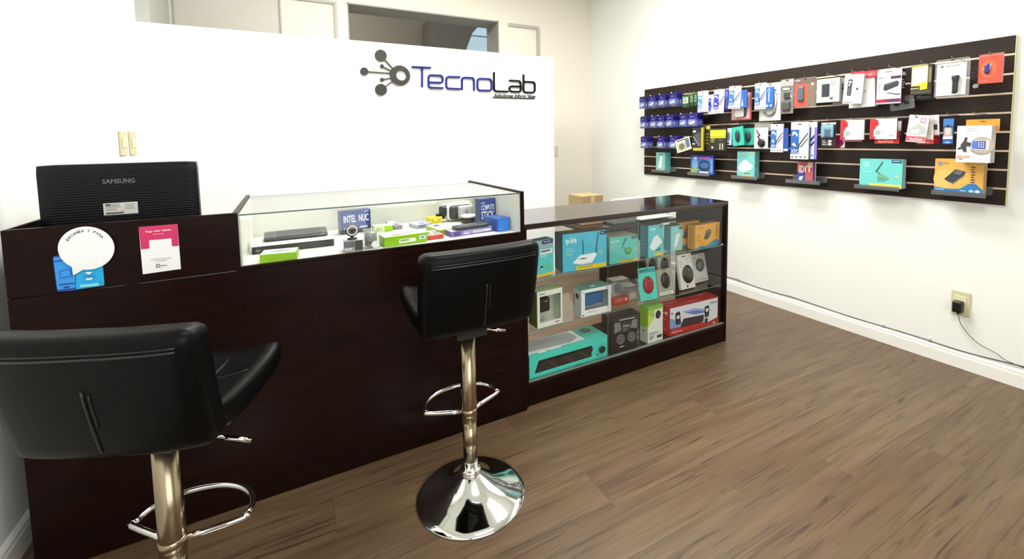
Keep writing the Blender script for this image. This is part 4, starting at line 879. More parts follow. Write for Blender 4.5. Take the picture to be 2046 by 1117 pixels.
hang('cable_pack', 'white and pale blue cable card, leftmost of the cable packs in top row', 1394, 1414, 182, 224, .13, pr=CAB('#5b8fce', '#c9d2dc'), hooked=G[0], t=.012, side='#d6dcea')
hang('cable_pack', 'indigo cable card partly behind the second white cable card in top row', 1413, 1430, 189, 228, .10, pr=CAB('#3a3aa6', '#6d6db4'), t=.012)
hang('cable_pack', 'white and indigo cable card second from left in top row', 1425, 1446, 179, 226, .135, pr=CAB('#3a37ae', '#3c3a44'), hooked=G[0], t=.012, side='#2d2a8a', tilt=.05)
hang('cable_pack', 'narrow indigo cable card right behind the second white cable card', 1446, 1457, 179, 220, .08, body='#4a48b8', pr=[('r', .3, .1, .7, .9, '#8d8fe0')], t=.01)
hang('cable_pack', 'white and blue cable card above the red clear pack in top row', 1455, 1478, 172, 217, .14, pr=CAB('#3f78c4', '#3a4250'), hooked=G[0], t=.012, tilt=.05)
hang('cable_pack', 'solid blue narrow cable card above the red clear pack in top row', 1477, 1492, 180, 215, .13, body='#2f62b8', pr=[('r', .1, .05, .45, .9, '#3d74cc'), ('p', [(.3, .1), (.55, .1), (.45, .5)], '#dfe9fa'), ('l', .55, .1, .9, .9, 6, '#234c96')], t=.01)
def red_gadget(o, w, h):
    MB().rbox((-w*.30, -.02, h*.10), (w*.18, -.004, h*.55), .012, mat('#c9c6c0', .35), 4).build('gadget', o)
    MB().rbox((w*.12, -.014, h*.14), (w*.26, -.004, h*.86), .006, mat('#3a3234', .4), 3).build('gadget_cord', o)
hang('gadget_pack', 'red edged clear pack hanging low behind blue cable cards in top row', 1462, 1502, 186, 240, .085, 'blister', body='#b9a8a0', pr=[('r', 0, 0, 1, .05, '#b03a34'), ('r', .92, 0, 1, 1, '#a8383a'), ('r', 0, 0, .05, .6, '#b8544e'), ('l', .1, .07, .8, .16, 2, '#9c5a54')], extra=red_gadget)
hang('cable_pack', 'white and blue cable card in front of the clear ring cable pack', 1508, 1530, 166, 218, .15, pr=CAB('#3f78c4', '#30363c'), hooked=G[0], t=.012)
hang('cable_pack', 'solid blue cable card beside a white one, top row centre', 1528, 1545, 174, 216, .145, body='#2b62b6', pr=[('r', .42, .3, .56, .95, '#a9c6f0'), ('e', .5, .82, .25, .08, '#5f92da'), ('e', .3, .12, .12, .05, '#cfe0f8'), ('e', .75, .12, .12, .05, '#cfe0f8')], t=.012)
def ring_cable(o, w, h):
    mb = MB(); mb.tube([(w*.0+w*.26*math.cos(a), -.010, h*.30+w*.26*math.sin(a)) for a in [math.radians(200+i*12) for i in range(18)]], .006, mat('#6b6b68', .4), 8); mb.build('cable', o)
    mb = MB(); mb.tube([(w*.22, -.012, h*.22), (w*.30, -.012, h*.5), (w*.26, -.012, h*.7)], .007, mat('#e6e6e2', .4), 8); mb.build('plug', o)
hang('cable_pack', 'clear pack with coiled grey cable hanging low in top row', 1518, 1561, 166, 241, .11, 'blister', body='#c3c4c0', pr=[('r', 0.03, .72, .97, .97, '#e9e9e6'), ('e', .72, .80, .08, .02, '#6d6d6d'), ('l', .5, .62, .95, .70, 2, '#9c9c98')], extra=ring_cable)
def grey_blob(o, w, h):
    MB().rbox((-w*.36, -.018, h*.08), (w*.30, -.004, h*.36), .01, mat('#4d4b48', .4), 4).build('gadget', o)
    MB().rbox((-w*.2, -.014, h*.42), (w*.26, -.004, h*.62), .01, mat('#3b3a38', .4), 4).build('gadget_cord', o)
hang('gadget_pack', 'dark grey clear pack with white oval label left of the red card', 1560, 1586, 158, 227, .12, 'blister', body='#7d7a76', pr=[('r', 0.02, .8, .98, .98, '#a9a7a2'), ('e', .42, .72, .40, .055, '#1c1b1b'), ('e', .42, .72, .32, .035, '#e9e9e6'), ('r', .18, .2, .38, .32, '#e4e4e0'), ('p', [(.55, .5), (.7, .58), (.9, .48), (.7, .46)], '#dcdcd8')], extra=grey_blob, hooked=G[0])
hang('recorder_pack', 'red card pack with small grey recorder in top row', 1587, 1632, 155, 214, .14, 'blister', body='#c9503f', cardbox=(.02, .03, .58, .80), pr=[('r', .58, .03, .97, .8, '#7d6a5c'), ('r', .02, .8, .97, .97, '#6f5a50'), ('l', .06, .88, .3, .94, 1, '#e0d0c6'), ('r', .20, .22, .44, .70, '#4a5458'), ('r', .22, .5, .38, .68, '#8d9aa0'), ('r', .38, .3, .48, .62, '#c98a2e'), ('e', .45, .1, .05, .03, '#e03a30'), ('e', .82, .76, .06, .05, '#d9c8a8')], hooked=G[0],
     extra=lambda o, w, h: MB().rbox((-w*.30, -.016, h*.2), (-w*.04, -.004, h*.72), .006, mat('#566066', .35), 4).build('recorder', o))
hang('power_bank_box', 'white box with dark square power bank picture in top row', 1632, 1677, 157, 204, .14, t=.03, side='#c6c4c0', pr=[('r', .22, .22, .58, .78, '#2c2e38'), ('r', .22, .22, .26, .78, '#43464f'), ('l', .62, .7, .9, .9, 2, '#8d8d8d'), ('l', .64, .3, .8, .66, 4, '#c9c9c6'), ('r', .6, .1, .74, .2, '#5a5a5c')], hooked=G[0], cat='box')
hang('power_bank_box', 'white box with dark edge right behind the square power bank box', 1664, 1690, 156, 209, .08, t=.02, side='#4a4846', body='#8f8d88', pr=[('l', .1, .5, .9, .95, 3, '#3a3836'), ('r', .1, .1, .9, .4, '#b9b7b2')], cat='box')
hang('remote_pack', 'white tilted pack with black remote control picture in top row', 1684, 1722, 149, 207, .155, t=.022, tilt=.06, side='#c9c8c4', pr=[('p', rr4((.20, .84), (.44, .84), (.42, .26), (.18, .28), .2), '#3a413d'), ('e', .31, .74, .07, .05, '#d9dcd8'), ('e', .28, .64, .05, .03, '#d9dcd8'), ('r', .24, .32, .36, .54, '#59635d'), ('r', .66, .46, .76, .54, '#4a2f30'), ('l', .04, .02, .9, .07, 1, '#6d6d6a')], hooked=G[0])
hang('cable_box', 'plain white box seen edge on between remote pack and drive box', 1722, 1750, 152, 213, .12, t=.03, side='#cfccc6', pr=[('r', 0.6, 0, 1, 1, '#d9d8d4'), ('l', .1, .4, .5, .6, 1, '#b5b3ae')], hooked=G[0], tilt=-.05, cat='box')
hang('cable_box', 'white flat pack whose bottom edge shows under the remote pack', 1696, 1745, 205, 215, .09, t=.02, body='#efeeea', pr=[('l', .1, .3, .9, .7, 1, '#cfcdc8')])
for i, (x0, x1, y0, y1, lab, dd) in enumerate([(1700, 1726, 143, 155, 'red tag sticking up above the remote control pack', .09), (1724, 1756, 141, 154, 'red rounded tag left of the white drive box', .13)]):
    hang('hang_tag', lab, x0, x1, y0, y1, dd, body='#c4303a', pr=[('e', .5, .5, .3, .3, '#e25a60'), ('l', .2, .2, .8, .5, 1, '#f0a8a8')], t=.002, cat='tag')
hang('drive_box', 'white and dark purple box with black drive picture in top row', 1752, 1801, 139, 207, .155, t=.05, side='#3a1f36', pr=[('r', 0, .80, 1, .83, '#d9d5d8'), ('r', .34, .93, .62, .95, '#1c1a1c'), ('r', .56, .72, .98, .80, '#4a2348'), ('l', .06, .74, .4, .79, 1, '#5a575a'), ('p', [(.28, .42), (.30, .58), (.82, .66), (.90, .62), (.88, .50), (.36, .38)], '#34353a'), ('p', [(.30, .56), (.82, .64), (.86, .62), (.33, .53)], '#5a5c62'), ('p', [(.36, .32), (.5, .30), (.84, .24), (.97, .25), (.97, .28), (.84, .27), (.5, .325)], '#2b2b2e'), ('l', .04, .4, .18, .62, 4, '#9b999b'), ('r', 0, .04, 1, .14, '#7d1f45'), ('r', 0, .04, .36, .14, '#b01f3c'), ('r', .6, .05, .9, .12, '#4a3a5a')], right=[('l', .1, .4, .9, .7, 4, '#c9c3c8'), ('r', .1, .8, .9, .9, '#d9d5d8')], hooked=G[0], cat='box')
hang('earphone_bag', 'translucent grey bag with black earphones hanging low below the drive box', 1780, 1829, 192, 219, .10, 'blister', body=None, clear=M_ACRYL, hole=False, tilt=-.12,
     extra=lambda o, w, h: [MB().ellipsoid((-w*.2, -.006, h*.45), (.014, .008, .012), mat('#17181a', .4), 10, 8).build('earphone', o), MB().ellipsoid((w*.2, -.006, h*.5), (.014, .008, .012), mat('#2a3430', .4), 10, 8).build('earphone', o)])
hang('lamp_pack', 'yellow and black pack with large cream label in top row', 1820, 1862, 130, 189, .14, t=.03, body='#2e2a1c', side='#3a3526', top='#b0a04a', pr=[('r', .03, .30, .80, .98, '#e3cf3a'), ('p', [(.06, .32), (.06, .93), (.78, .95), (.78, .44)], '#f6f2e2'), ('p', [(.45, .16), (.45, .34), (.78, .42), (.80, .18)], '#e6d41e'), ('r', 0, .20, .4, .235, '#b9b59a'), ('r', 0.02, .04, .98, .14, '#4a4636'), ('r', .84, .4, .98, .9, '#7d7658')], hooked=G[0])
hang('lamp_pack', 'dark flat pack whose lower edge shows under the yellow pack', 1828, 1868, 188, 200, .07, t=.02, body='#24221e', pr=[('r', .1, .4, .8, .7, '#6d6a62')])
def torch(o, w, h):
    mb = MB(); mb.lathe([(w*.075, 0), (w*.08, .004), (w*.08, h*.24), (w*.085, h*.26), (w*.11, h*.36), (w*.11, h*.42), (w*.09, h*.43)], mat('#2e2d2c', .3), 20, (w*.13, -.014, h*.12)); mb.build('torch', o)
    mb = MB(); mb.box((w*.10, -.0148-w*.075, h*.15), (w*.14, -.0120-w*.075, h*.34), mat('#d8d8d4', .3)); mb.build('torch_highlight_strip', o) if 0 else None
hang('torch_pack', 'big clear pack with white card and black torch in top row', 1868, 1938, 117, 194, .165, 'blister', body='#f4f4f0', cardbox=(.06, .05, .90, .88), pr=[('l', .30, .78, .80, .835, 1, '#8d8f8d'), ('p', [(.16, .78), (.18, .83), (.26, .84), (.24, .80)], '#2c3a3c'), ('l', .14, .70, .4, .75, 1, '#c9c9c4'), ('l', .14, .5, .36, .66, 3, '#d9d9d4'), ('l', .14, .3, .42, .46, 2, '#c9c9c4'), ('l', .2, .08, .4, .12, 1, '#c9c9c4'), ('e', .84, .85, .025, .02, '#9a9a98'), ('r', .52, .09, .66, .35, '#4a4846')], extra=torch, hooked=G[0])
hang('gadget_pack', 'dark pack with chrome part hidden behind the red drive card', 1938, 1958, 135, 178, .09, t=.02, body='#24201f', pr=[('e', .6, .14, .3, .1, '#c9c9c6'), ('l', .1, .4, .8, .8, 3, '#4a4442')])
hang('flash_drive_pack', 'red orange card with blue flash drive at right end of top row', 1955, 2003, 108, 166, .13, t=.012, body='#cf4a38', side='#b03a3a', pr=[('r', 0, 0, 1, 1, '#d4533f'), ('e', .42, .5, .34, .3, '#dc6a3c'), ('p', [(.28, .36), (.40, .68), (.50, .70), (.46, .34), (.36, .30)], '#3a3f86'), ('p', [(.42, .48), (.48, .68), (.54, .66), (.50, .46)], '#b9bcd8'), ('e', .2, .5, .06, .05, '#e0a05a'), ('l', .1, .06, .6, .1, 1, '#f0b0a0'), ('r', 0, .93, 1, .96, '#e08a7c')], hooked=G[0], right=[('r', 0, 0, 1, 1, '#c98a86')],
     extra=lambda o, w, h: [MB().rbox((-w*.22, -.012, h*.34), (-w*.02, -.002, h*.66), .005, mat('#34398a', .3), 3).build('flash_drive', o), MB().prism(rrect(w*1.04, h*1.03, .008), .013, .0145, M_CLEAR).build('plastic_back', o)])
# --- second row
hang('card_pack', 'small white tilted pack between blue packs and black drive pack', 1353, 1382, 276, 302, .15, tilt=-.25, t=.004, body='#dcd8c8', pr=[('r', .1, .1, .7, .7, '#b9b896'), ('e', .4, .4, .2, .25, '#6d6f4a'), ('r', .7, .2, .95, .9, '#5a6a8a'), ('l', .1, .78, .8, .95, 1, '#4a4438')])
hang('drive_pack', 'black pack with slanted silver drive and yellow edge in second row', 1383, 1404, 255, 302, .15, t=.02, body='#17181a', side='#b5a636', pr=[('r', .86, .06, 1, 1, '#c9b92c'), ('r', .1, .02, 1, .14, '#b9a92c'), ('p', [(.12, .60), (.30, .74), (.82, .80), (.82, .26), (.66, .20)], '#4a4b4d'), ('p', [(.12, .60), (.16, .63), (.70, .22), (.66, .20)], '#a9aaa8'), ('r', .08, .80, .36, .88, '#d5d5d2'), ('r', .02, .28, .3, .34, '#b9b9b6')], hooked=G[3])
hang('drive_pack', 'dark olive pack edge between black drive pack and yellow pack', 1405, 1420, 251, 300, .11, t=.02, body='#2b2916', pr=[('r', .05, .1, .15, .95, '#a99c30'), ('r', .4, .85, .9, .98, '#c3b84a'), ('l', .3, .2, .8, .7, 4, '#6d652a')])
hang('cable_pack', 'black pack with bright yellow upper half in second row', 1419, 1450, 256, 301, .14, t=.02, body='#1e1d12', side='#2e2c1a', pr=[('r', 0, .56, 1, .92, '#e3dc2e'), ('r', 0, .60, 1, .63, '#8f8a1c'), ('l', .05, .36, .35, .54, 3, '#b9b22c'), ('e', .15, .14, .07, .05, '#c9c9b0'), ('r', .62, .05, .68, .32, '#d5d3b0'), ('r', .78, .05, .84, .32, '#d5d3b0'), ('l', .55, .42, .85, .5, 1, '#6d6a3a')], hooked=G[3])
hang('mouse_pack', 'pale blue narrow pack left of the teal mouse cards', 1451, 1472, 256, 290, .10, t=.012, body='#3f6fae', pr=[('r', 0, 0, .5, 1, '#cfdcea'), ('e', .25, .5, .15, .25, '#7f8f9c'), ('r', .05, .06, .3, .16, '#3a4a5a'), ('r', .5, .7, 1, 1, '#2f5a9c')])
TM = lambda o, w, h: MB().ellipsoid((-w*.02, -.004, h*.5), (w*.20, .012, h*.31), mat('#2e3236', .35), 14, 10).build('mouse', o)
hang('mouse_pack', 'tilted teal card with dark grey mouse in second row, left of two', 1465, 1488, 253, 291, .15, t=.01, body='#32b49c', side='#1f8f7c', tilt=-.12, pr=[('e', .48, .5, .24, .33, '#28947f'), ('l', .3, .05, .7, .1, 1, '#1f7a6a')], extra=TM, hooked=G[3])
hang('mouse_pack', 'teal card with dark grey mouse in second row, right of two', 1485, 1508, 256, 290, .11, t=.01, body='#2ca28d', side='#1f8f7c', tilt=-.04, pr=[('e', .48, .5, .26, .35, '#238070'), ('l', .3, .05, .7, .1, 1, '#1b6a5c')], extra=TM)
def wired_mouse(o, w, h):
    MB().ellipsoid((w*.08, -.008, h*.27), (w*.28, .014, h*.20), mat('#1b191a', .25), 14, 10).build('mouse', o)
    mb = MB(); mb.tube([(-w*.05, -.006, h*.45), (-w*.22, -.006, h*.58), (-w*.06, -.006, h*.66), (-w*.24, -.006, h*.78), (-w*.30, -.006, h*.9)], .005, mat('#3a3637', .4), 6); mb.build('mouse_cord', o)
hang('mouse_pack', 'white card with glossy black wired mouse in second row', 1507, 1534, 255, 297, .15, t=.006, body='#e9e4e6', pr=[('r', 0, .93, 1, 1, '#cfcacb'), ('l', .1, .03, .9, .08, 1, '#a39da0')], extra=wired_mouse, hooked=G[3])
hang('mouse_pack', 'grey clear pack header standing behind the white wired mouse card', 1508, 1545, 247, 262, .11, 'blister', body='#8f8d86', hole=False)
hang('cable_pack', 'small white and blue cable card with loose black cables in second row', 1540, 1564, 248, 304, .15, t=.014, pr=CAB('#2f6ab8', '#33383e'), side='#dfe2ea', hooked=G[3])
hang('cable_pack', 'deep blue cable card between small and large white cable cards', 1562, 1576, 256, 303, .14, body='#23489c', pr=[('r', .0, 0, .12, 1, '#3f68bc'), ('l', .3, .1, .8, .9, 7, '#34589f'), ('r', .3, .03, .9, .12, '#c9d3ea')], t=.012, tilt=-.05)
hang('cable_pack', 'largest white and blue cable card with thick dark cable in second row', 1580, 1615, 244, 318, .16, t=.014, pr=CAB('#2460b2', '#4a4c3e'), side='#dfe2ea', hooked=G[3])
hang('cable_pack', 'white cable card with blue stripe right beside the largest cable card', 1615, 1632, 244, 318, .13, body='#e9ebf2', pr=[('r', 0, 0, .3, .86, '#3f6fb6'), ('p', [(.3, .55), (.95, .75), (.95, .66), (.3, .46)], '#33383e'), ('p', [(.3, .40), (.95, .58), (.95, .50), (.3, .32)], '#33383e'), ('r', .7, 0, 1, .86, '#7a6fc8'), ('r', .4, .08, .65, .12, '#7b7f88')], t=.014, side='#3a34a0')
hang('router_pack', 'pale blue device in black clear pack in second row', 1641, 1670, 245, 294, .14, 'blister', body='#1e1c1e', pr=[('r', 0, .92, 1, 1, '#d9d4c9'), ('l', .1, .06, .45, .3, 3, '#b9b5b0'), ('e', .62, .24, .14, .06, '#d5d2cc'), ('e', .62, .12, .14, .05, '#c9c6c0')], hooked=G[3],
     extra=lambda o, w, h: [MB().rbox((-w*.46, -.02, h*.38), (w*.42, -.004, h*.9), .008, mat('#6fa3bf', .35), 4).build('router', o), MB().rbox((-w*.18, -.0225, h*.40), (w*.22, -.019, h*.76), .002, mat('#56646e', .35), 3).build('router_panel', o)])
hang('card_pack', 'magenta and white curved card below the first white card pack', 1668, 1688, 272, 295, .10, body='#8a1f4c', pr=[('p', [(.55, 0), (1, 0), (1, .7), (.9, .3)], '#f0e6ea')], t=.004)
REDT = [('r', 0, 0, 1, 1, '#f4f1f0'), ('r', 0, 0, .22, 1, '#b5323c'), ('p', [(.02, .62), (.10, .95), (.30, .95), (.34, .70), (.2, .58)], '#d3202c'), ('p', rr4((.16, .48), (.62, .48), (.62, .12), (.16, .12), .12), '#f4f1f0'), ('r', .24, .22, .38, .42, '#7f827c'), ('l', .26, .24, .36, .4, 3, '#e0e0da'), ('e', .45, .32, .03, .04, '#9a9d9a'), ('l', .5, .86, .85, .92, 1, '#cfcac8')]
hang('memory_card_pack', 'white pack with red tag, left of two alike, second row', 1679, 1726, 240, 279, .15, t=.012, side='#e6d9dc', pr=REDT, hooked=G[3])
hang('memory_card_pack', 'pink edged pack right behind the left white memory pack', 1684, 1722, 268, 283, .12, t=.004, body='#e8b9c2', pr=[('r', 0, 0, 1, .2, '#c9808c')])
hang('memory_card_pack', 'white pack with red tag, right of two alike, second row', 1738, 1792, 237, 278, .15, t=.012, side='#5a2a30', pr=REDT+[('p', [(.70, .18), (.8, .14), (.9, .2), (.8, .24)], '#9fb4cc')], hooked=G[3])
hang('memory_card_pack', 'pack with lettered red bottom strip below the right white memory pack', 1748, 1797, 262, 287, .135, t=.008, body='#b3201e', side='#6d1a1c', pr=[('r', 0, 0, 1, .36, '#c8251f'), ('t', .14, .08, .78, .28, 'SanDisk', '#f6c0b0', True)])
hang('memory_card_pack', 'dark narrow pack between the right white memory pack and grey drive cards', 1790, 1803, 240, 284, .10, t=.03, body='#3a2528', pr=[('r', .1, .5, .8, .95, '#c9c3be'), ('e', .5, .35, .3, .08, '#8d8a88')])
SD = [('r', 0, 0, 1, 1, '#f0ecea'), ('p', [(.05, .42), (.5, .70), (.95, .52), (.95, .34), (.6, .24), (.05, .28)], '#b9bcb4'), ('p', [(.2, .44), (.62, .48), (.60, .30), (.18, .32)], '#eceae4'), ('r', 0, .03, 1, .22, '#d8606a'), ('t', .2, .06, .85, .16, 'SanDisk', '#fbe9e6', True), ('r', .6, .72, .85, .9, '#e0808a'), ('r', .65, .76, .8, .86, '#f0ecea'), ('p', [(.3, .9), (.36, .96), (.5, .88), (.44, .9)], '#3a3836')]
hang('memory_card_pack', 'white and red card with grey drive, fanned at front left, second row', 1810, 1850, 230, 284, .155, t=.006, tilt=.10, side='#c9606a', pr=SD, hooked=G[3])
hang('memory_card_pack', 'white and red card with grey drive, fanned in the middle, second row', 1832, 1866, 232, 288, .135, t=.006, tilt=-.03, side='#c9606a', pr=[('r', 0, 0, 1, 1, '#dcd8cf'), ('p', [(.4, .3), (.5, .9), (.7, .85), (.6, .3)], '#a9a496'), ('l', .3, .3, .9, .9, 6, '#b5b09f'), ('r', 0, 0, 1, .16, '#c8303a'), ('t', .1, .03, .8, .12, 'SanDisk', '#f8d8d4', True)])
hang('memory_card_pack', 'white card with black spot, fanned at back right, second row', 1856, 1878, 230, 272, .115, t=.006, tilt=-.06, side='#c9606a', pr=[('r', 0, 0, 1, 1, '#ebe7e2'), ('r', .45, .3, .85, .55, '#34323a'), ('l', .1, .05, .8, .2, 1, '#d0606a'), ('r', 0, .0, 1, .06, '#c8303a')])
hang('memory_card_pack', 'red bottom edge pack sticking out below the fanned memory cards', 1858, 1877, 272, 287, .08, t=.006, body='#a81c24', pr=[('l', .1, .3, .9, .7, 1, '#e07a78')])
hang('card_pack', 'narrow blue pack with tan picture left of the phone holder box', 1884, 1905, 237, 288, .13, t=.012, body='#2a5a9c', side='#16305c', pr=[('r', 0, .72, 1, 1, '#3f78bc'), ('p', [(.1, .2), (.12, .62), (.4, .7), (.85, .62), (.9, .2)], '#b9a596'), ('e', .5, .5, .25, .14, '#d8c6b6'), ('r', .05, .2, .95, .3, '#e4e6ea'), ('p', [(.2, .68), (.4, .76), (.8, .7), (.5, .64)], '#1b2a44'), ('e', .5, .07, .3, .04, '#7fa8d8')], hooked=G[3])
def header(o, w, h):
    MB().box((-w*.47+.012, .062, h*.84), (w*.47+.016, .064, h*1.17), mat('#e39a36', .45)).build('header_card', o)
    mb = MB(); mb.prism([(w*.00, h*1.12), (w*.06, h*1.10), (w*.18, h*1.095), (w*.2, h*1.115)], .0612, .0618, mat('#2a1c10', .6)); mb.build('hang_slot', o)
hang('phone_holder_box', 'large white box with phone and holder picture, orange header, second row right', 1911, 1980, 251, 325, .165, t=.062, side='#b9b2b2', top='#8d8a86', pr=[('l', .30, .905, .60, .93, 1, '#5a5a5c'), ('l', .25, .83, .75, .88, 1, '#b5b5b2'), ('e', .74, .45, .36, .245, '#9b9894'), ('e', .76, .47, .33, .215, '#b9a99c'), ('p', [(.42, .36), (.42, .60), (.95, .60), (.95, .36)], '#f0f0f4'), ('p', [(.46, .37), (.46, .59), (.86, .59), (.86, .37)], '#5a78c8'), ('p', [(.62, .38), (.62, .58), (.86, .58), (.86, .38)], '#3a4a92')]
     + [('r', .64+.07*i, .41+.055*j, .685+.07*i, .445+.055*j, '#c9d2ee') for i in range(3) for j in range(3)]
     + [('p', [(.12, .46), (.22, .58), (.26, .70), (.33, .68), (.30, .56), (.44, .54), (.44, .46), (.30, .44), (.32, .30), (.24, .28), (.18, .38), (.06, .34), (.05, .39), (.16, .44)], '#3f3d40'), ('r', 0, .14, .42, .19, '#d8a68c'), ('l', .1, .06, .3, .11, 1, '#6d6d70'), ('l', .62, .08, .9, .11, 1, '#9fb4cc')], right=[('p', [(.1, .3), (.2, .7), (.9, .75), (.9, .3)], '#d3c3bc'), ('l', .2, .05, .8, .25, 3, '#c9c6c6')], hooked=G[3], extra=header, cat='box')

# --- small shelves and what stands on them
def acrylic(label, x0, x1, ym, dfront=.095):
    Xf = XS-dfront; p, q = onX(Xf, x0, ym-4), onX(Xf, x1, ym+4); ln = p.y-q.y; y = (p.y+q.y)/2; zsf = 1.052
    t = thing('shelf_ledge', label, 'shelf', (XS, y, zsf), 0)
    MB().box((-dfront, -ln/2, 0), (0, ln/2, .003), M_ACRYL).build('ledge_plate', t)
    MB().box((-dfront-.003, -ln/2, -.012), (-dfront, ln/2, .016), M_ACRYL).build('front_lip', t)
    MB().box((-.003, -ln/2, .003), (-.0003, ln/2, G[7]-zsf+.004), M_ACRYL).build('back_plate', t)
    return zsf+.0032
LEDG = [('small clear acrylic ledge under the thin teal boxes, farthest left', 1302, 1338, 340), ('clear acrylic ledge under the blue picture pack', 1374, 1417, 346), ('clear acrylic ledge under the teal box with white device', 1461, 1513, 353), ('clear acrylic ledge under the red and blue box', 1570, 1638, 360), ('clear acrylic ledge under the teal one-antenna box on slatwall', 1707, 1797, 370), ('clear acrylic ledge under the orange drive box on slatwall', 1861, 1970, 383)]
for l_ in LEDG: ZL = acrylic(*l_)
def shelfbox(name, label, x0, x1, y0, d, t, body, pr, side=None, right=None, top=None, lean=0, dx=0, group=None):
    X = XS-d-dx; xm = (x0+x1)/2
    zt_ = onX(X, xm, y0).z; ym = 340; ya, yb = onX(X, x0, y0+20).y, onX(X, x1, y0+20).y; w, h = ya-yb, zt_-ZL
    o = thing(name, label, 'box', (X+dx, (ya+yb)/2, ZL+.0005), RW, group)
    carton(o, w, h, t, body, fm={'right': side or body, 'top': top or body}, front=pr, right=right); return o
for j in range(5):
    shelfbox('adapter_box', ['thin teal adapter box, front of the row of five on first ledge', 'thin teal adapter box, second from front on first ledge', 'thin teal adapter box, third from front on first ledge', 'thin teal adapter box, fourth from front on first ledge', 'thin teal adapter box, rearmost on first ledge'][j],
             1311, 1328.5, 305, .088-.0165*j, .0155, '#62aaa6', [('r', 0, 0, 1, 1, '#7fb9b4'), ('p', [(.25, .18), (.6, .18), (.72, .8), (.5, .82)], '#eef2f0'), ('r', .3, .86, .8, .94, '#4a8a90'), ('r', 0, .02, .8, .08, '#d9d9a0')], side='#5aaaa8', dx=.0165*j, group='thin teal adapter boxes on the first ledge') if j < 5 else 0
shelfbox('game_pack', 'blue picture pack with dark round device on second ledge', 1380, 1425, 311, .08, .02, '#2a3fa0', [('r', 0, 0, 1, 1, '#3f62b0'), ('r', 0, .88, 1, 1, '#2c2f8c'), ('p', circ(.62, .45, .26, .30), '#1d2f4c'), ('p', circ(.62, .48, .2, .16), '#37669c'), ('p', circ(.2, .5, .14, .3), '#6fa3c8'), ('p', [(0, 0), (.3, .1), (.4, .25), (.2, .3), (0, .25)], '#8fa84a'), ('r', .4, .06, .8, .14, '#cfd8e0'), ('r', .4, .82, .85, .9, '#b05a9c'), ('r', .88, .1, .98, .85, '#6f8fd8'), ('e', .22, .85, .1, .06, '#a9c3e6')])
shelfbox('extender_box', 'teal box with white angular device on third ledge of slatwall', 1473, 1508, 303, .085, .062, '#5fb3ae', [('r', 0, 0, 1, 1, '#76c3bd'), ('p', [(.08, .40), (.36, .66), (.50, .68), (.92, .44), (.80, .32), (.42, .22), (.15, .30)], '#f5f7f6'), ('p', [(.08, .40), (.15, .30), (.42, .22), (.40, .17), (.12, .26)], '#cddedc'), ('r', .4, .13, .75, .17, '#5d7a78'), ('r', .3, .02, .85, .10, '#e6c43a'), ('t', .1, .88, .5, .94, 'tp-link', '#dff2f0', True), ('r', .66, .86, .92, .93, '#a9b08a')], side='#66b4b3', right=[('l', .15, .5, .8, .9, 5, '#9ad0cd'), ('l', .15, .2, .8, .4, 3, '#9ad0cd')])
shelfbox('software_box', 'red white and blue box with big letters on fourth ledge', 1593, 1625, 324, .085, .035, '#b34a50', [('r', 0, 0, 1, 1, '#b9525a'), ('r', 0, 0, .5, .5, '#3a4a96'), ('p', [(.1, .1), (.3, .05), (.4, .3), (.15, .25)], '#d8deee'), ('r', .5, .1, .95, .5, '#c46068'), ('t', .12, .45, .42, .82, 'ID', '#f2ece6', True), ('t', .48, .5, .92, .8, 'IT', '#f2ece6', True), ('p', [(.6, .8), (.95, .75), (.95, 1), (.7, 1)], '#d8b49c')], side='#3a4f96', right=[('r', .55, 0, 1, 1, '#cdd8dc')])
shelfbox('adapter_box', 'wide teal box with one-antenna card on fifth ledge of slatwall', 1718, 1803, 318, .085, .05, '#59b6ae', [('r', 0, 0, 1, 1, '#6fccc6'), ('l', .08, .7, .35, .9, 3, '#a9e2dd'), ('l', .08, .5, .3, .56, 1, '#a9e2dd'), ('p', [(.38, .56), (.40, .60), (.55, .92), (.57, .89), (.43, .56), (.55, .47), (.53, .44)], '#2f5f58'), ('p', [(.44, .48), (.52, .50), (.72, .34), (.66, .26), (.44, .34)], '#6fae8a'), ('l', .44, .2, .72, .36, 3, '#4f8f74'), ('r', .25, .0, .99, .13, '#ebe06a'), ('p', [(.82, .36), (.88, .46), (.94, .36)], '#b9dc7a'), ('r', .76, .88, .98, .98, '#2b4a7a'), ('l', .79, .905, .95, .955, 1, '#c9d8ee')], side='#9fd0d0')
shelfbox('drive_box', 'orange box with dark drive picture on the rightmost ledge of slatwall', 1868, 1966, 318, .088, .05, '#dd9c46', [('r', 0, 0, 1, 1, '#e6b056'), ('e', .2, .4, .22, .3, '#e3ba6a'), ('p', [(.0, .0), (1, 0), (1, .14), (.86, .30), (.72, .30), (.55, .14), (.3, .12), (0, .16)], '#2f78b4'), ('p', [(.21, .40), (.44, .70), (.65, .64), (.63, .56), (.40, .30), (.28, .34)], '#3b3d42'), ('p', [(.40, .58), (.46, .67), (.60, .64), (.54, .54)], '#6b7078'), ('p', [(.28, .34), (.40, .30), (.63, .56), (.63, .52), (.40, .26)], '#77746a'), ('l', .03, .06, .3, .12, 1, '#9fc6e6'), ('l', .55, .06, .72, .1, 1, '#cfe2f4'), ('e', .78, .08, .05, .05, '#a9d0ee'), ('e', .9, .08, .05, .05, '#e0e8ee'), ('l', .76, .3, .84, .8, 7, '#5a4a3a'), ('e', .11, .86, .05, .06, '#8d96a6'), ('l', .17, .84, .3, .9, 1, '#b0884a')], side='#c9a276')

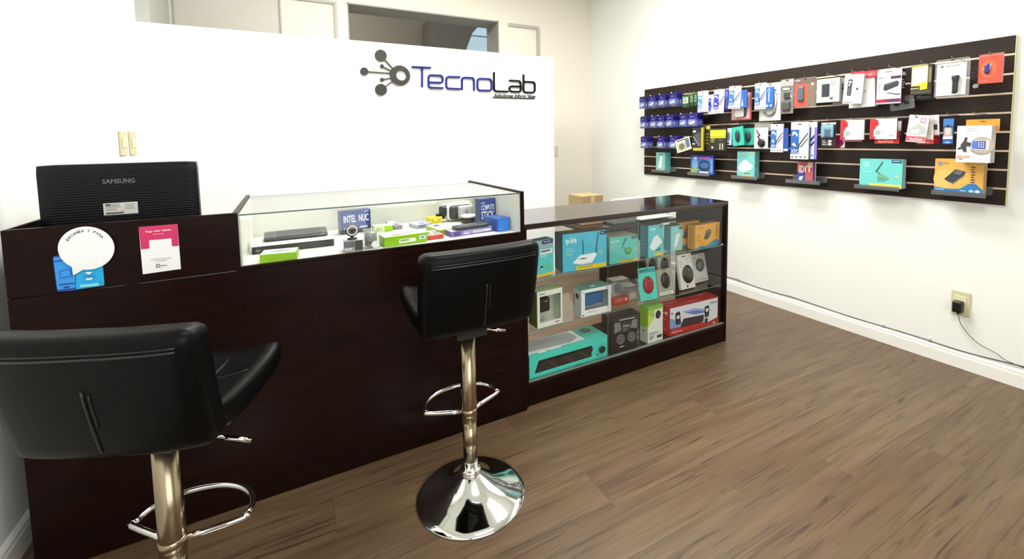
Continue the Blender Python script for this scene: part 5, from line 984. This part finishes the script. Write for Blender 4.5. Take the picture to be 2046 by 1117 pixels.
# ------------------------------------------------------------------ things behind the showcase
tb = thing('side_table', 'low dark table behind the showcase carrying the printer', 'table', (2.72, 3.35, 0))
MB().cbox((-.53, -.26, .60), (.53, .26, .63), M_WENGEX, .002).build('tabletop', tb)
MB().cbox((-.06, -.18, 0), (.36, .20, .5995), M_WENGE, .002).build('pedestal', tb)
MB().cbox((-.03, -.1845, .32), (.33, -.1805, .57), M_WENGEX, .001).build('drawer_front', tb)
MB().cbox((.10, -.195, .44), (.20, -.185, .452), mat('#8a8a86', .3, .8), .001).build('handle', tb)
t = thing('printer', 'white boxy printer with dark slot seen through the showcase glass', 'printer', (2.985, 3.33, .631))
MB().rbox((-.23, -.17, 0), (.23, .17, .17), .015, mat('#e4e4e0', .4), 5).build('body', t)
MB().box((-.16, -.1715, .055), (.10, -.165, .085), mat('#1f2024', .5)).build('paper_slot', t)
MB().cbox((-.2, -.24, .02), (.2, -.165, .03), mat('#d8d8d4', .4), .002).build('paper_tray', t)
MB().cbox((-.21, -.15, .1705), (.21, .14, .178), mat('#d5d5d1', .4), .002).build('lid', t)
t = thing('laptop', 'dark open laptop with grey lid seen through the showcase glass', 'laptop', (2.61, 3.22, .631), 0)
MB().cbox((-.122, -.12, 0), (.122, .12, .018), mat('#1a1a1b', .4), .003).build('base', t)
mb = MB(); mb.cbox((-.122, 0, 0), (.122, .008, .21), mat('#8f959a', .35), .002); o = mb.build('screen_lid', t, (0, -.125, .018)); o.rotation_euler = (.35, 0, 0)
p = onY(3.3, 1178, 393)
cb = thing('cardboard_box', 'brown cardboard box standing on the table behind the showcase', 'box', (2.30, 3.36, .631))
hgt = onY(3.3, 1178, 391).z-.631
xa, xb = onY(3.3, 1158, 400).x, onY(3.3, 1200, 398).x
cb.location.x = (xa+xb)/2; wv = (xb-xa)
MB().cbox((-wv/2, -.1, 0), (wv/2, .12, hgt), mat('#a58a62', .8), .003).build('carton', cb)
mb = MB().box((-.02, -.1006, hgt*.6), (.02, -.1001, hgt), mat('#c9b086', .3)).box((-.02, -.1, hgt+.0003), (.02, .12, hgt+.0008), mat('#c9b086', .3)); mb.build('packing_tape', cb)
mb = MB(); 
for s_ in (-1, 1): MB().cbox((min(s_*.002, s_*wv/2), -.1, hgt+.001), (max(s_*.002, s_*wv/2), .12, hgt+.003), mat('#b09468', .8), .0005).build('flap', cb)

# ------------------------------------------------------------------ right wall: outlet, charger, cables
q0, q1 = onX(XR, 1901, 605), onX(XR, 1940, 605); zt_, zb_ = onX(XR, 1920, 581).z, onX(XR, 1920, 629).z
t = thing('wall_outlet', 'cream wall outlet plate low on the right wall', 'outlet', (XR, (q0.y+q1.y)/2, zb_), RW)
w_, h_ = q0.y-q1.y, zt_-zb_
MB().cbox((-w_/2, -.010, 0), (w_/2, 0, h_), mat('#d8d2a8', .4), .003).build('plate', t)
MB().cbox((-w_*.3, -.013, h_*.2), (w_*.3, -.0102, h_*.8), mat('#e2ddba', .4), .001).build('socket_insert', t)
oyv = (q0.y+q1.y)/2
c = onX(XR-.03, 1915, 612)
t = thing('charger', 'black charger plugged into the cream outlet with thin cord hanging down', 'charger', (XR-.0135, c.y, c.z-.035), RW)
MB().rbox((-.022, -.045, 0), (.022, 0, .068), .006, mat('#141312', .35), 4).build('adapter_body', t)
pts = [onX(XR-.03, *p) for p in [(1915, 628), (1917, 640), (1923, 652), (1938, 672), (1960, 690), (1990, 706), (2010, 720), (2046, 735), (2080, 746), (2160, 774), (2300, 819), (2420, 858)]]
def smooth(P, n=6):
    out = []
    for i in range(len(P)-1):
        p0 = P[max(i-1, 0)]; p1 = P[i]; p2 = P[i+1]; p3 = P[min(i+2, len(P)-1)]
        for k in range(n):
            s = k/n; out.append(.5*((2*p1)+(p2-p0)*s+(2*p0-5*p1+4*p2-p3)*s*s+(3*p1-p0-3*p2+p3)*s**3))
    out.append(P[-1]); return out
tl = t.matrix_world.copy(); tl = Matrix.Translation(t.location) @ Matrix.Rotation(RW, 4, 'Z')
mb = MB(); mb.tube([tl.inverted() @ p for p in smooth(pts)], .0019, mat('#3a3a3c', .4), 6); mb.build('cord', t)
MB().lathe([(.005, 0), (.004, .014)], mat('#1c1b1a', .4), 10, (0, -.0225, -.012)).build('cord_grip', t)
pts = [onX(XR-.008, *p) for p in [(1380, 534), (1420, 545), (1456, 554), (1475, 560), (1510, 573), (1560, 588), (1580, 593), (1640, 613), (1700, 633), (1760, 651), (1830, 672), (1900, 695), (1960, 712), (2046, 733), (2110, 754), (2250, 799), (2420, 853)]]
cz_ = pts[3]
cbl = thing('wall_cable', 'thin black cable running along the top of the right baseboard', 'cable', (cz_.x, cz_.y, cz_.z))
mb = MB(); mb.tube([p-cz_ for p in smooth(pts)], .0032, mat('#161616', .4), 6); mb.build('cable_run', cbl)
for px_, py_ in [(1476, 556), (1578, 590), (1765, 649), (1858, 677)]:
    q = onX(XR, px_, py_)-cz_
    MB().cbox((q.x-.010, q.y-.006, q.z-.006), (q.x-.0003, q.y+.006, q.z+.008), mat('#e6e4dc', .4), .001).build('cable_clip', cbl)

# ------------------------------------------------------------------ bar stools
def bar_stool(label, loc, rz, dz=0):
    t = thing('bar_stool', label, 'stool', loc, rz, 'black and chrome bar stools')
    MB().lathe([(.213, 0), (.2135, .004), (.211, .008), (.19, .016), (.15, .028), (.11, .044), (.08, .062), (.058, .078), (.042, .088), (.034, .093)], M_CHROME, 64).build('base', t)
    MB().lathe([(.034, .092), (.040, .094), (.041, .100), (.035, .103), (.041, .106), (.041, .112), (.034, .116), (.029, .118), (.029, .145)], M_CHROME, 40).build('collar', t)
    MB().lathe([(.0270, .143), (.0272, .31)], M_STEEL, 40).build('lower_column', t)
    zt_ = .662+dz
    MB().lathe([(.0285, .305), (.0300, .308), (.0300, zt_)], M_STEEL, 40).build('upper_column', t)
    # footrest: a D-shaped loop in front of the column
    zf = .345; P = []
    for a in range(0, 31):
        th = math.radians(-12+a*204/30); P.append(Vector((.150*math.cos(th), .085+.112*math.sin(th), zf)))
    P = [Vector((.028, .012, zf-.002))] + P + [Vector((-.028, .012, zf-.002))]
    mb = MB(); mb.tube(smooth(P, 3), .0085, M_CHROME, 10); mb.build('footrest', t)
    MB().lathe([(.0302, zf-.014), (.0315, zf-.013), (.0315, zf+.013), (.0302, zf+.014)], M_STEEL, 32).build('footrest_clamp', t)
    MB().cbox((-.06, -.06, zt_-.002), (.06, .06, zt_+.022), mat('#161616', .4), .003).build('seat_plate', t)
    mb = MB(); mb.tube([(.02, .02, zt_-.012), (.09, .035, zt_-.022), (.125, .043, zt_-.034)], .0045, M_CHROME, 8); lv = mb.build('height_lever', t)
    mb = MB(); mb.tube([(.125, .043, zt_-.034), (.185, .055, zt_-.056)], .0068, M_CHROME, 10); mb.build('lever_grip', lv)
    z0 = zt_+.020
    def seatf(x, y, z):
        s = max(0, (y-.02)/.22); b = max(0, (-.02-y)/.15); lo = 1-(z-z0)/.095
        return (x*(1-.04*s), y, z + .03*s*s*s + .045*(abs(x)/.22)**3 + .085*b*b*max(0, lo)+.02*b*b)
    seat = MB().rbox((-.215, -.165, z0), (.215, .235, z0+.095), .042, M_LEATHER, 12, seatf).build('seat', t)
    mb = MB()
    for x in (-.075, .075):
        mb.tube([seatf(x, y/100, z0+.0955) for y in range(-13, 20, 3)], .0022, mat('#1c1c1c', .4), 5)
    mb.build('seat_seam', seat)['kind'] = 'stuff'
    mb = MB()
    for y_ in (-.06, .07):
        mb.tube([seatf(x/100, y_, z0+.0955) for x in range(-18, 19, 3)], .0022, mat('#1c1c1c', .4), 5)
    mb.build('seat_seam', seat)['kind'] = 'stuff'
    zb0, zb1 = zt_+.062, zt_+.370
    def backf(x, y, z):
        u = (z-zb0)/(zb1-zb0)
        return (x*(1-.03*(1-u)*(1-u)), y-.03*u + .03*(1-u)**2 + .02*(abs(x)/.22)**2.6, z)
    back = MB().rbox((-.219, -.200, zb0), (.219, -.115, zb1), .030, M_LEATHER, 14, backf).build('backrest', t)
    M_SEAM = mat('#1b1b1c', .35)
    def rim(z, yo): return [backf(x/100, -.200+yo, z) for x in range(-19, 20, 2)]
    mb = MB(); mb.tube(rim(zb1-.045, -.0005), .003, M_SEAM, 6); mb.build('top_seam', back)
    mb = MB(); mb.tube(rim(zb1-.036, .0012), .0022, M_SEAM, 6); mb.build('top_seam', back)
    mb = MB(); mb.tube([backf(0, -.2005, zb0+.03+(zb1-.12-zb0-.03)*i/12) for i in range(13)], .003, M_SEAM, 6); mb.build('centre_seam', back)
    mb = MB(); mb.tube([backf(.012, -.2005, zb0+.10+(zb1-.13-zb0-.10)*i/12) for i in range(13)], .0022, M_SEAM, 6); mb.build('centre_seam', back)
    return t
bar_stool('black leatherette bar stool with full round chrome base at counter centre', (.575, 1.61, 0), 0)
bar_stool('black leatherette bar stool at left, turned aside with its seat showing', (-.318, 1.455, 0), math.radians(-24), -.03)
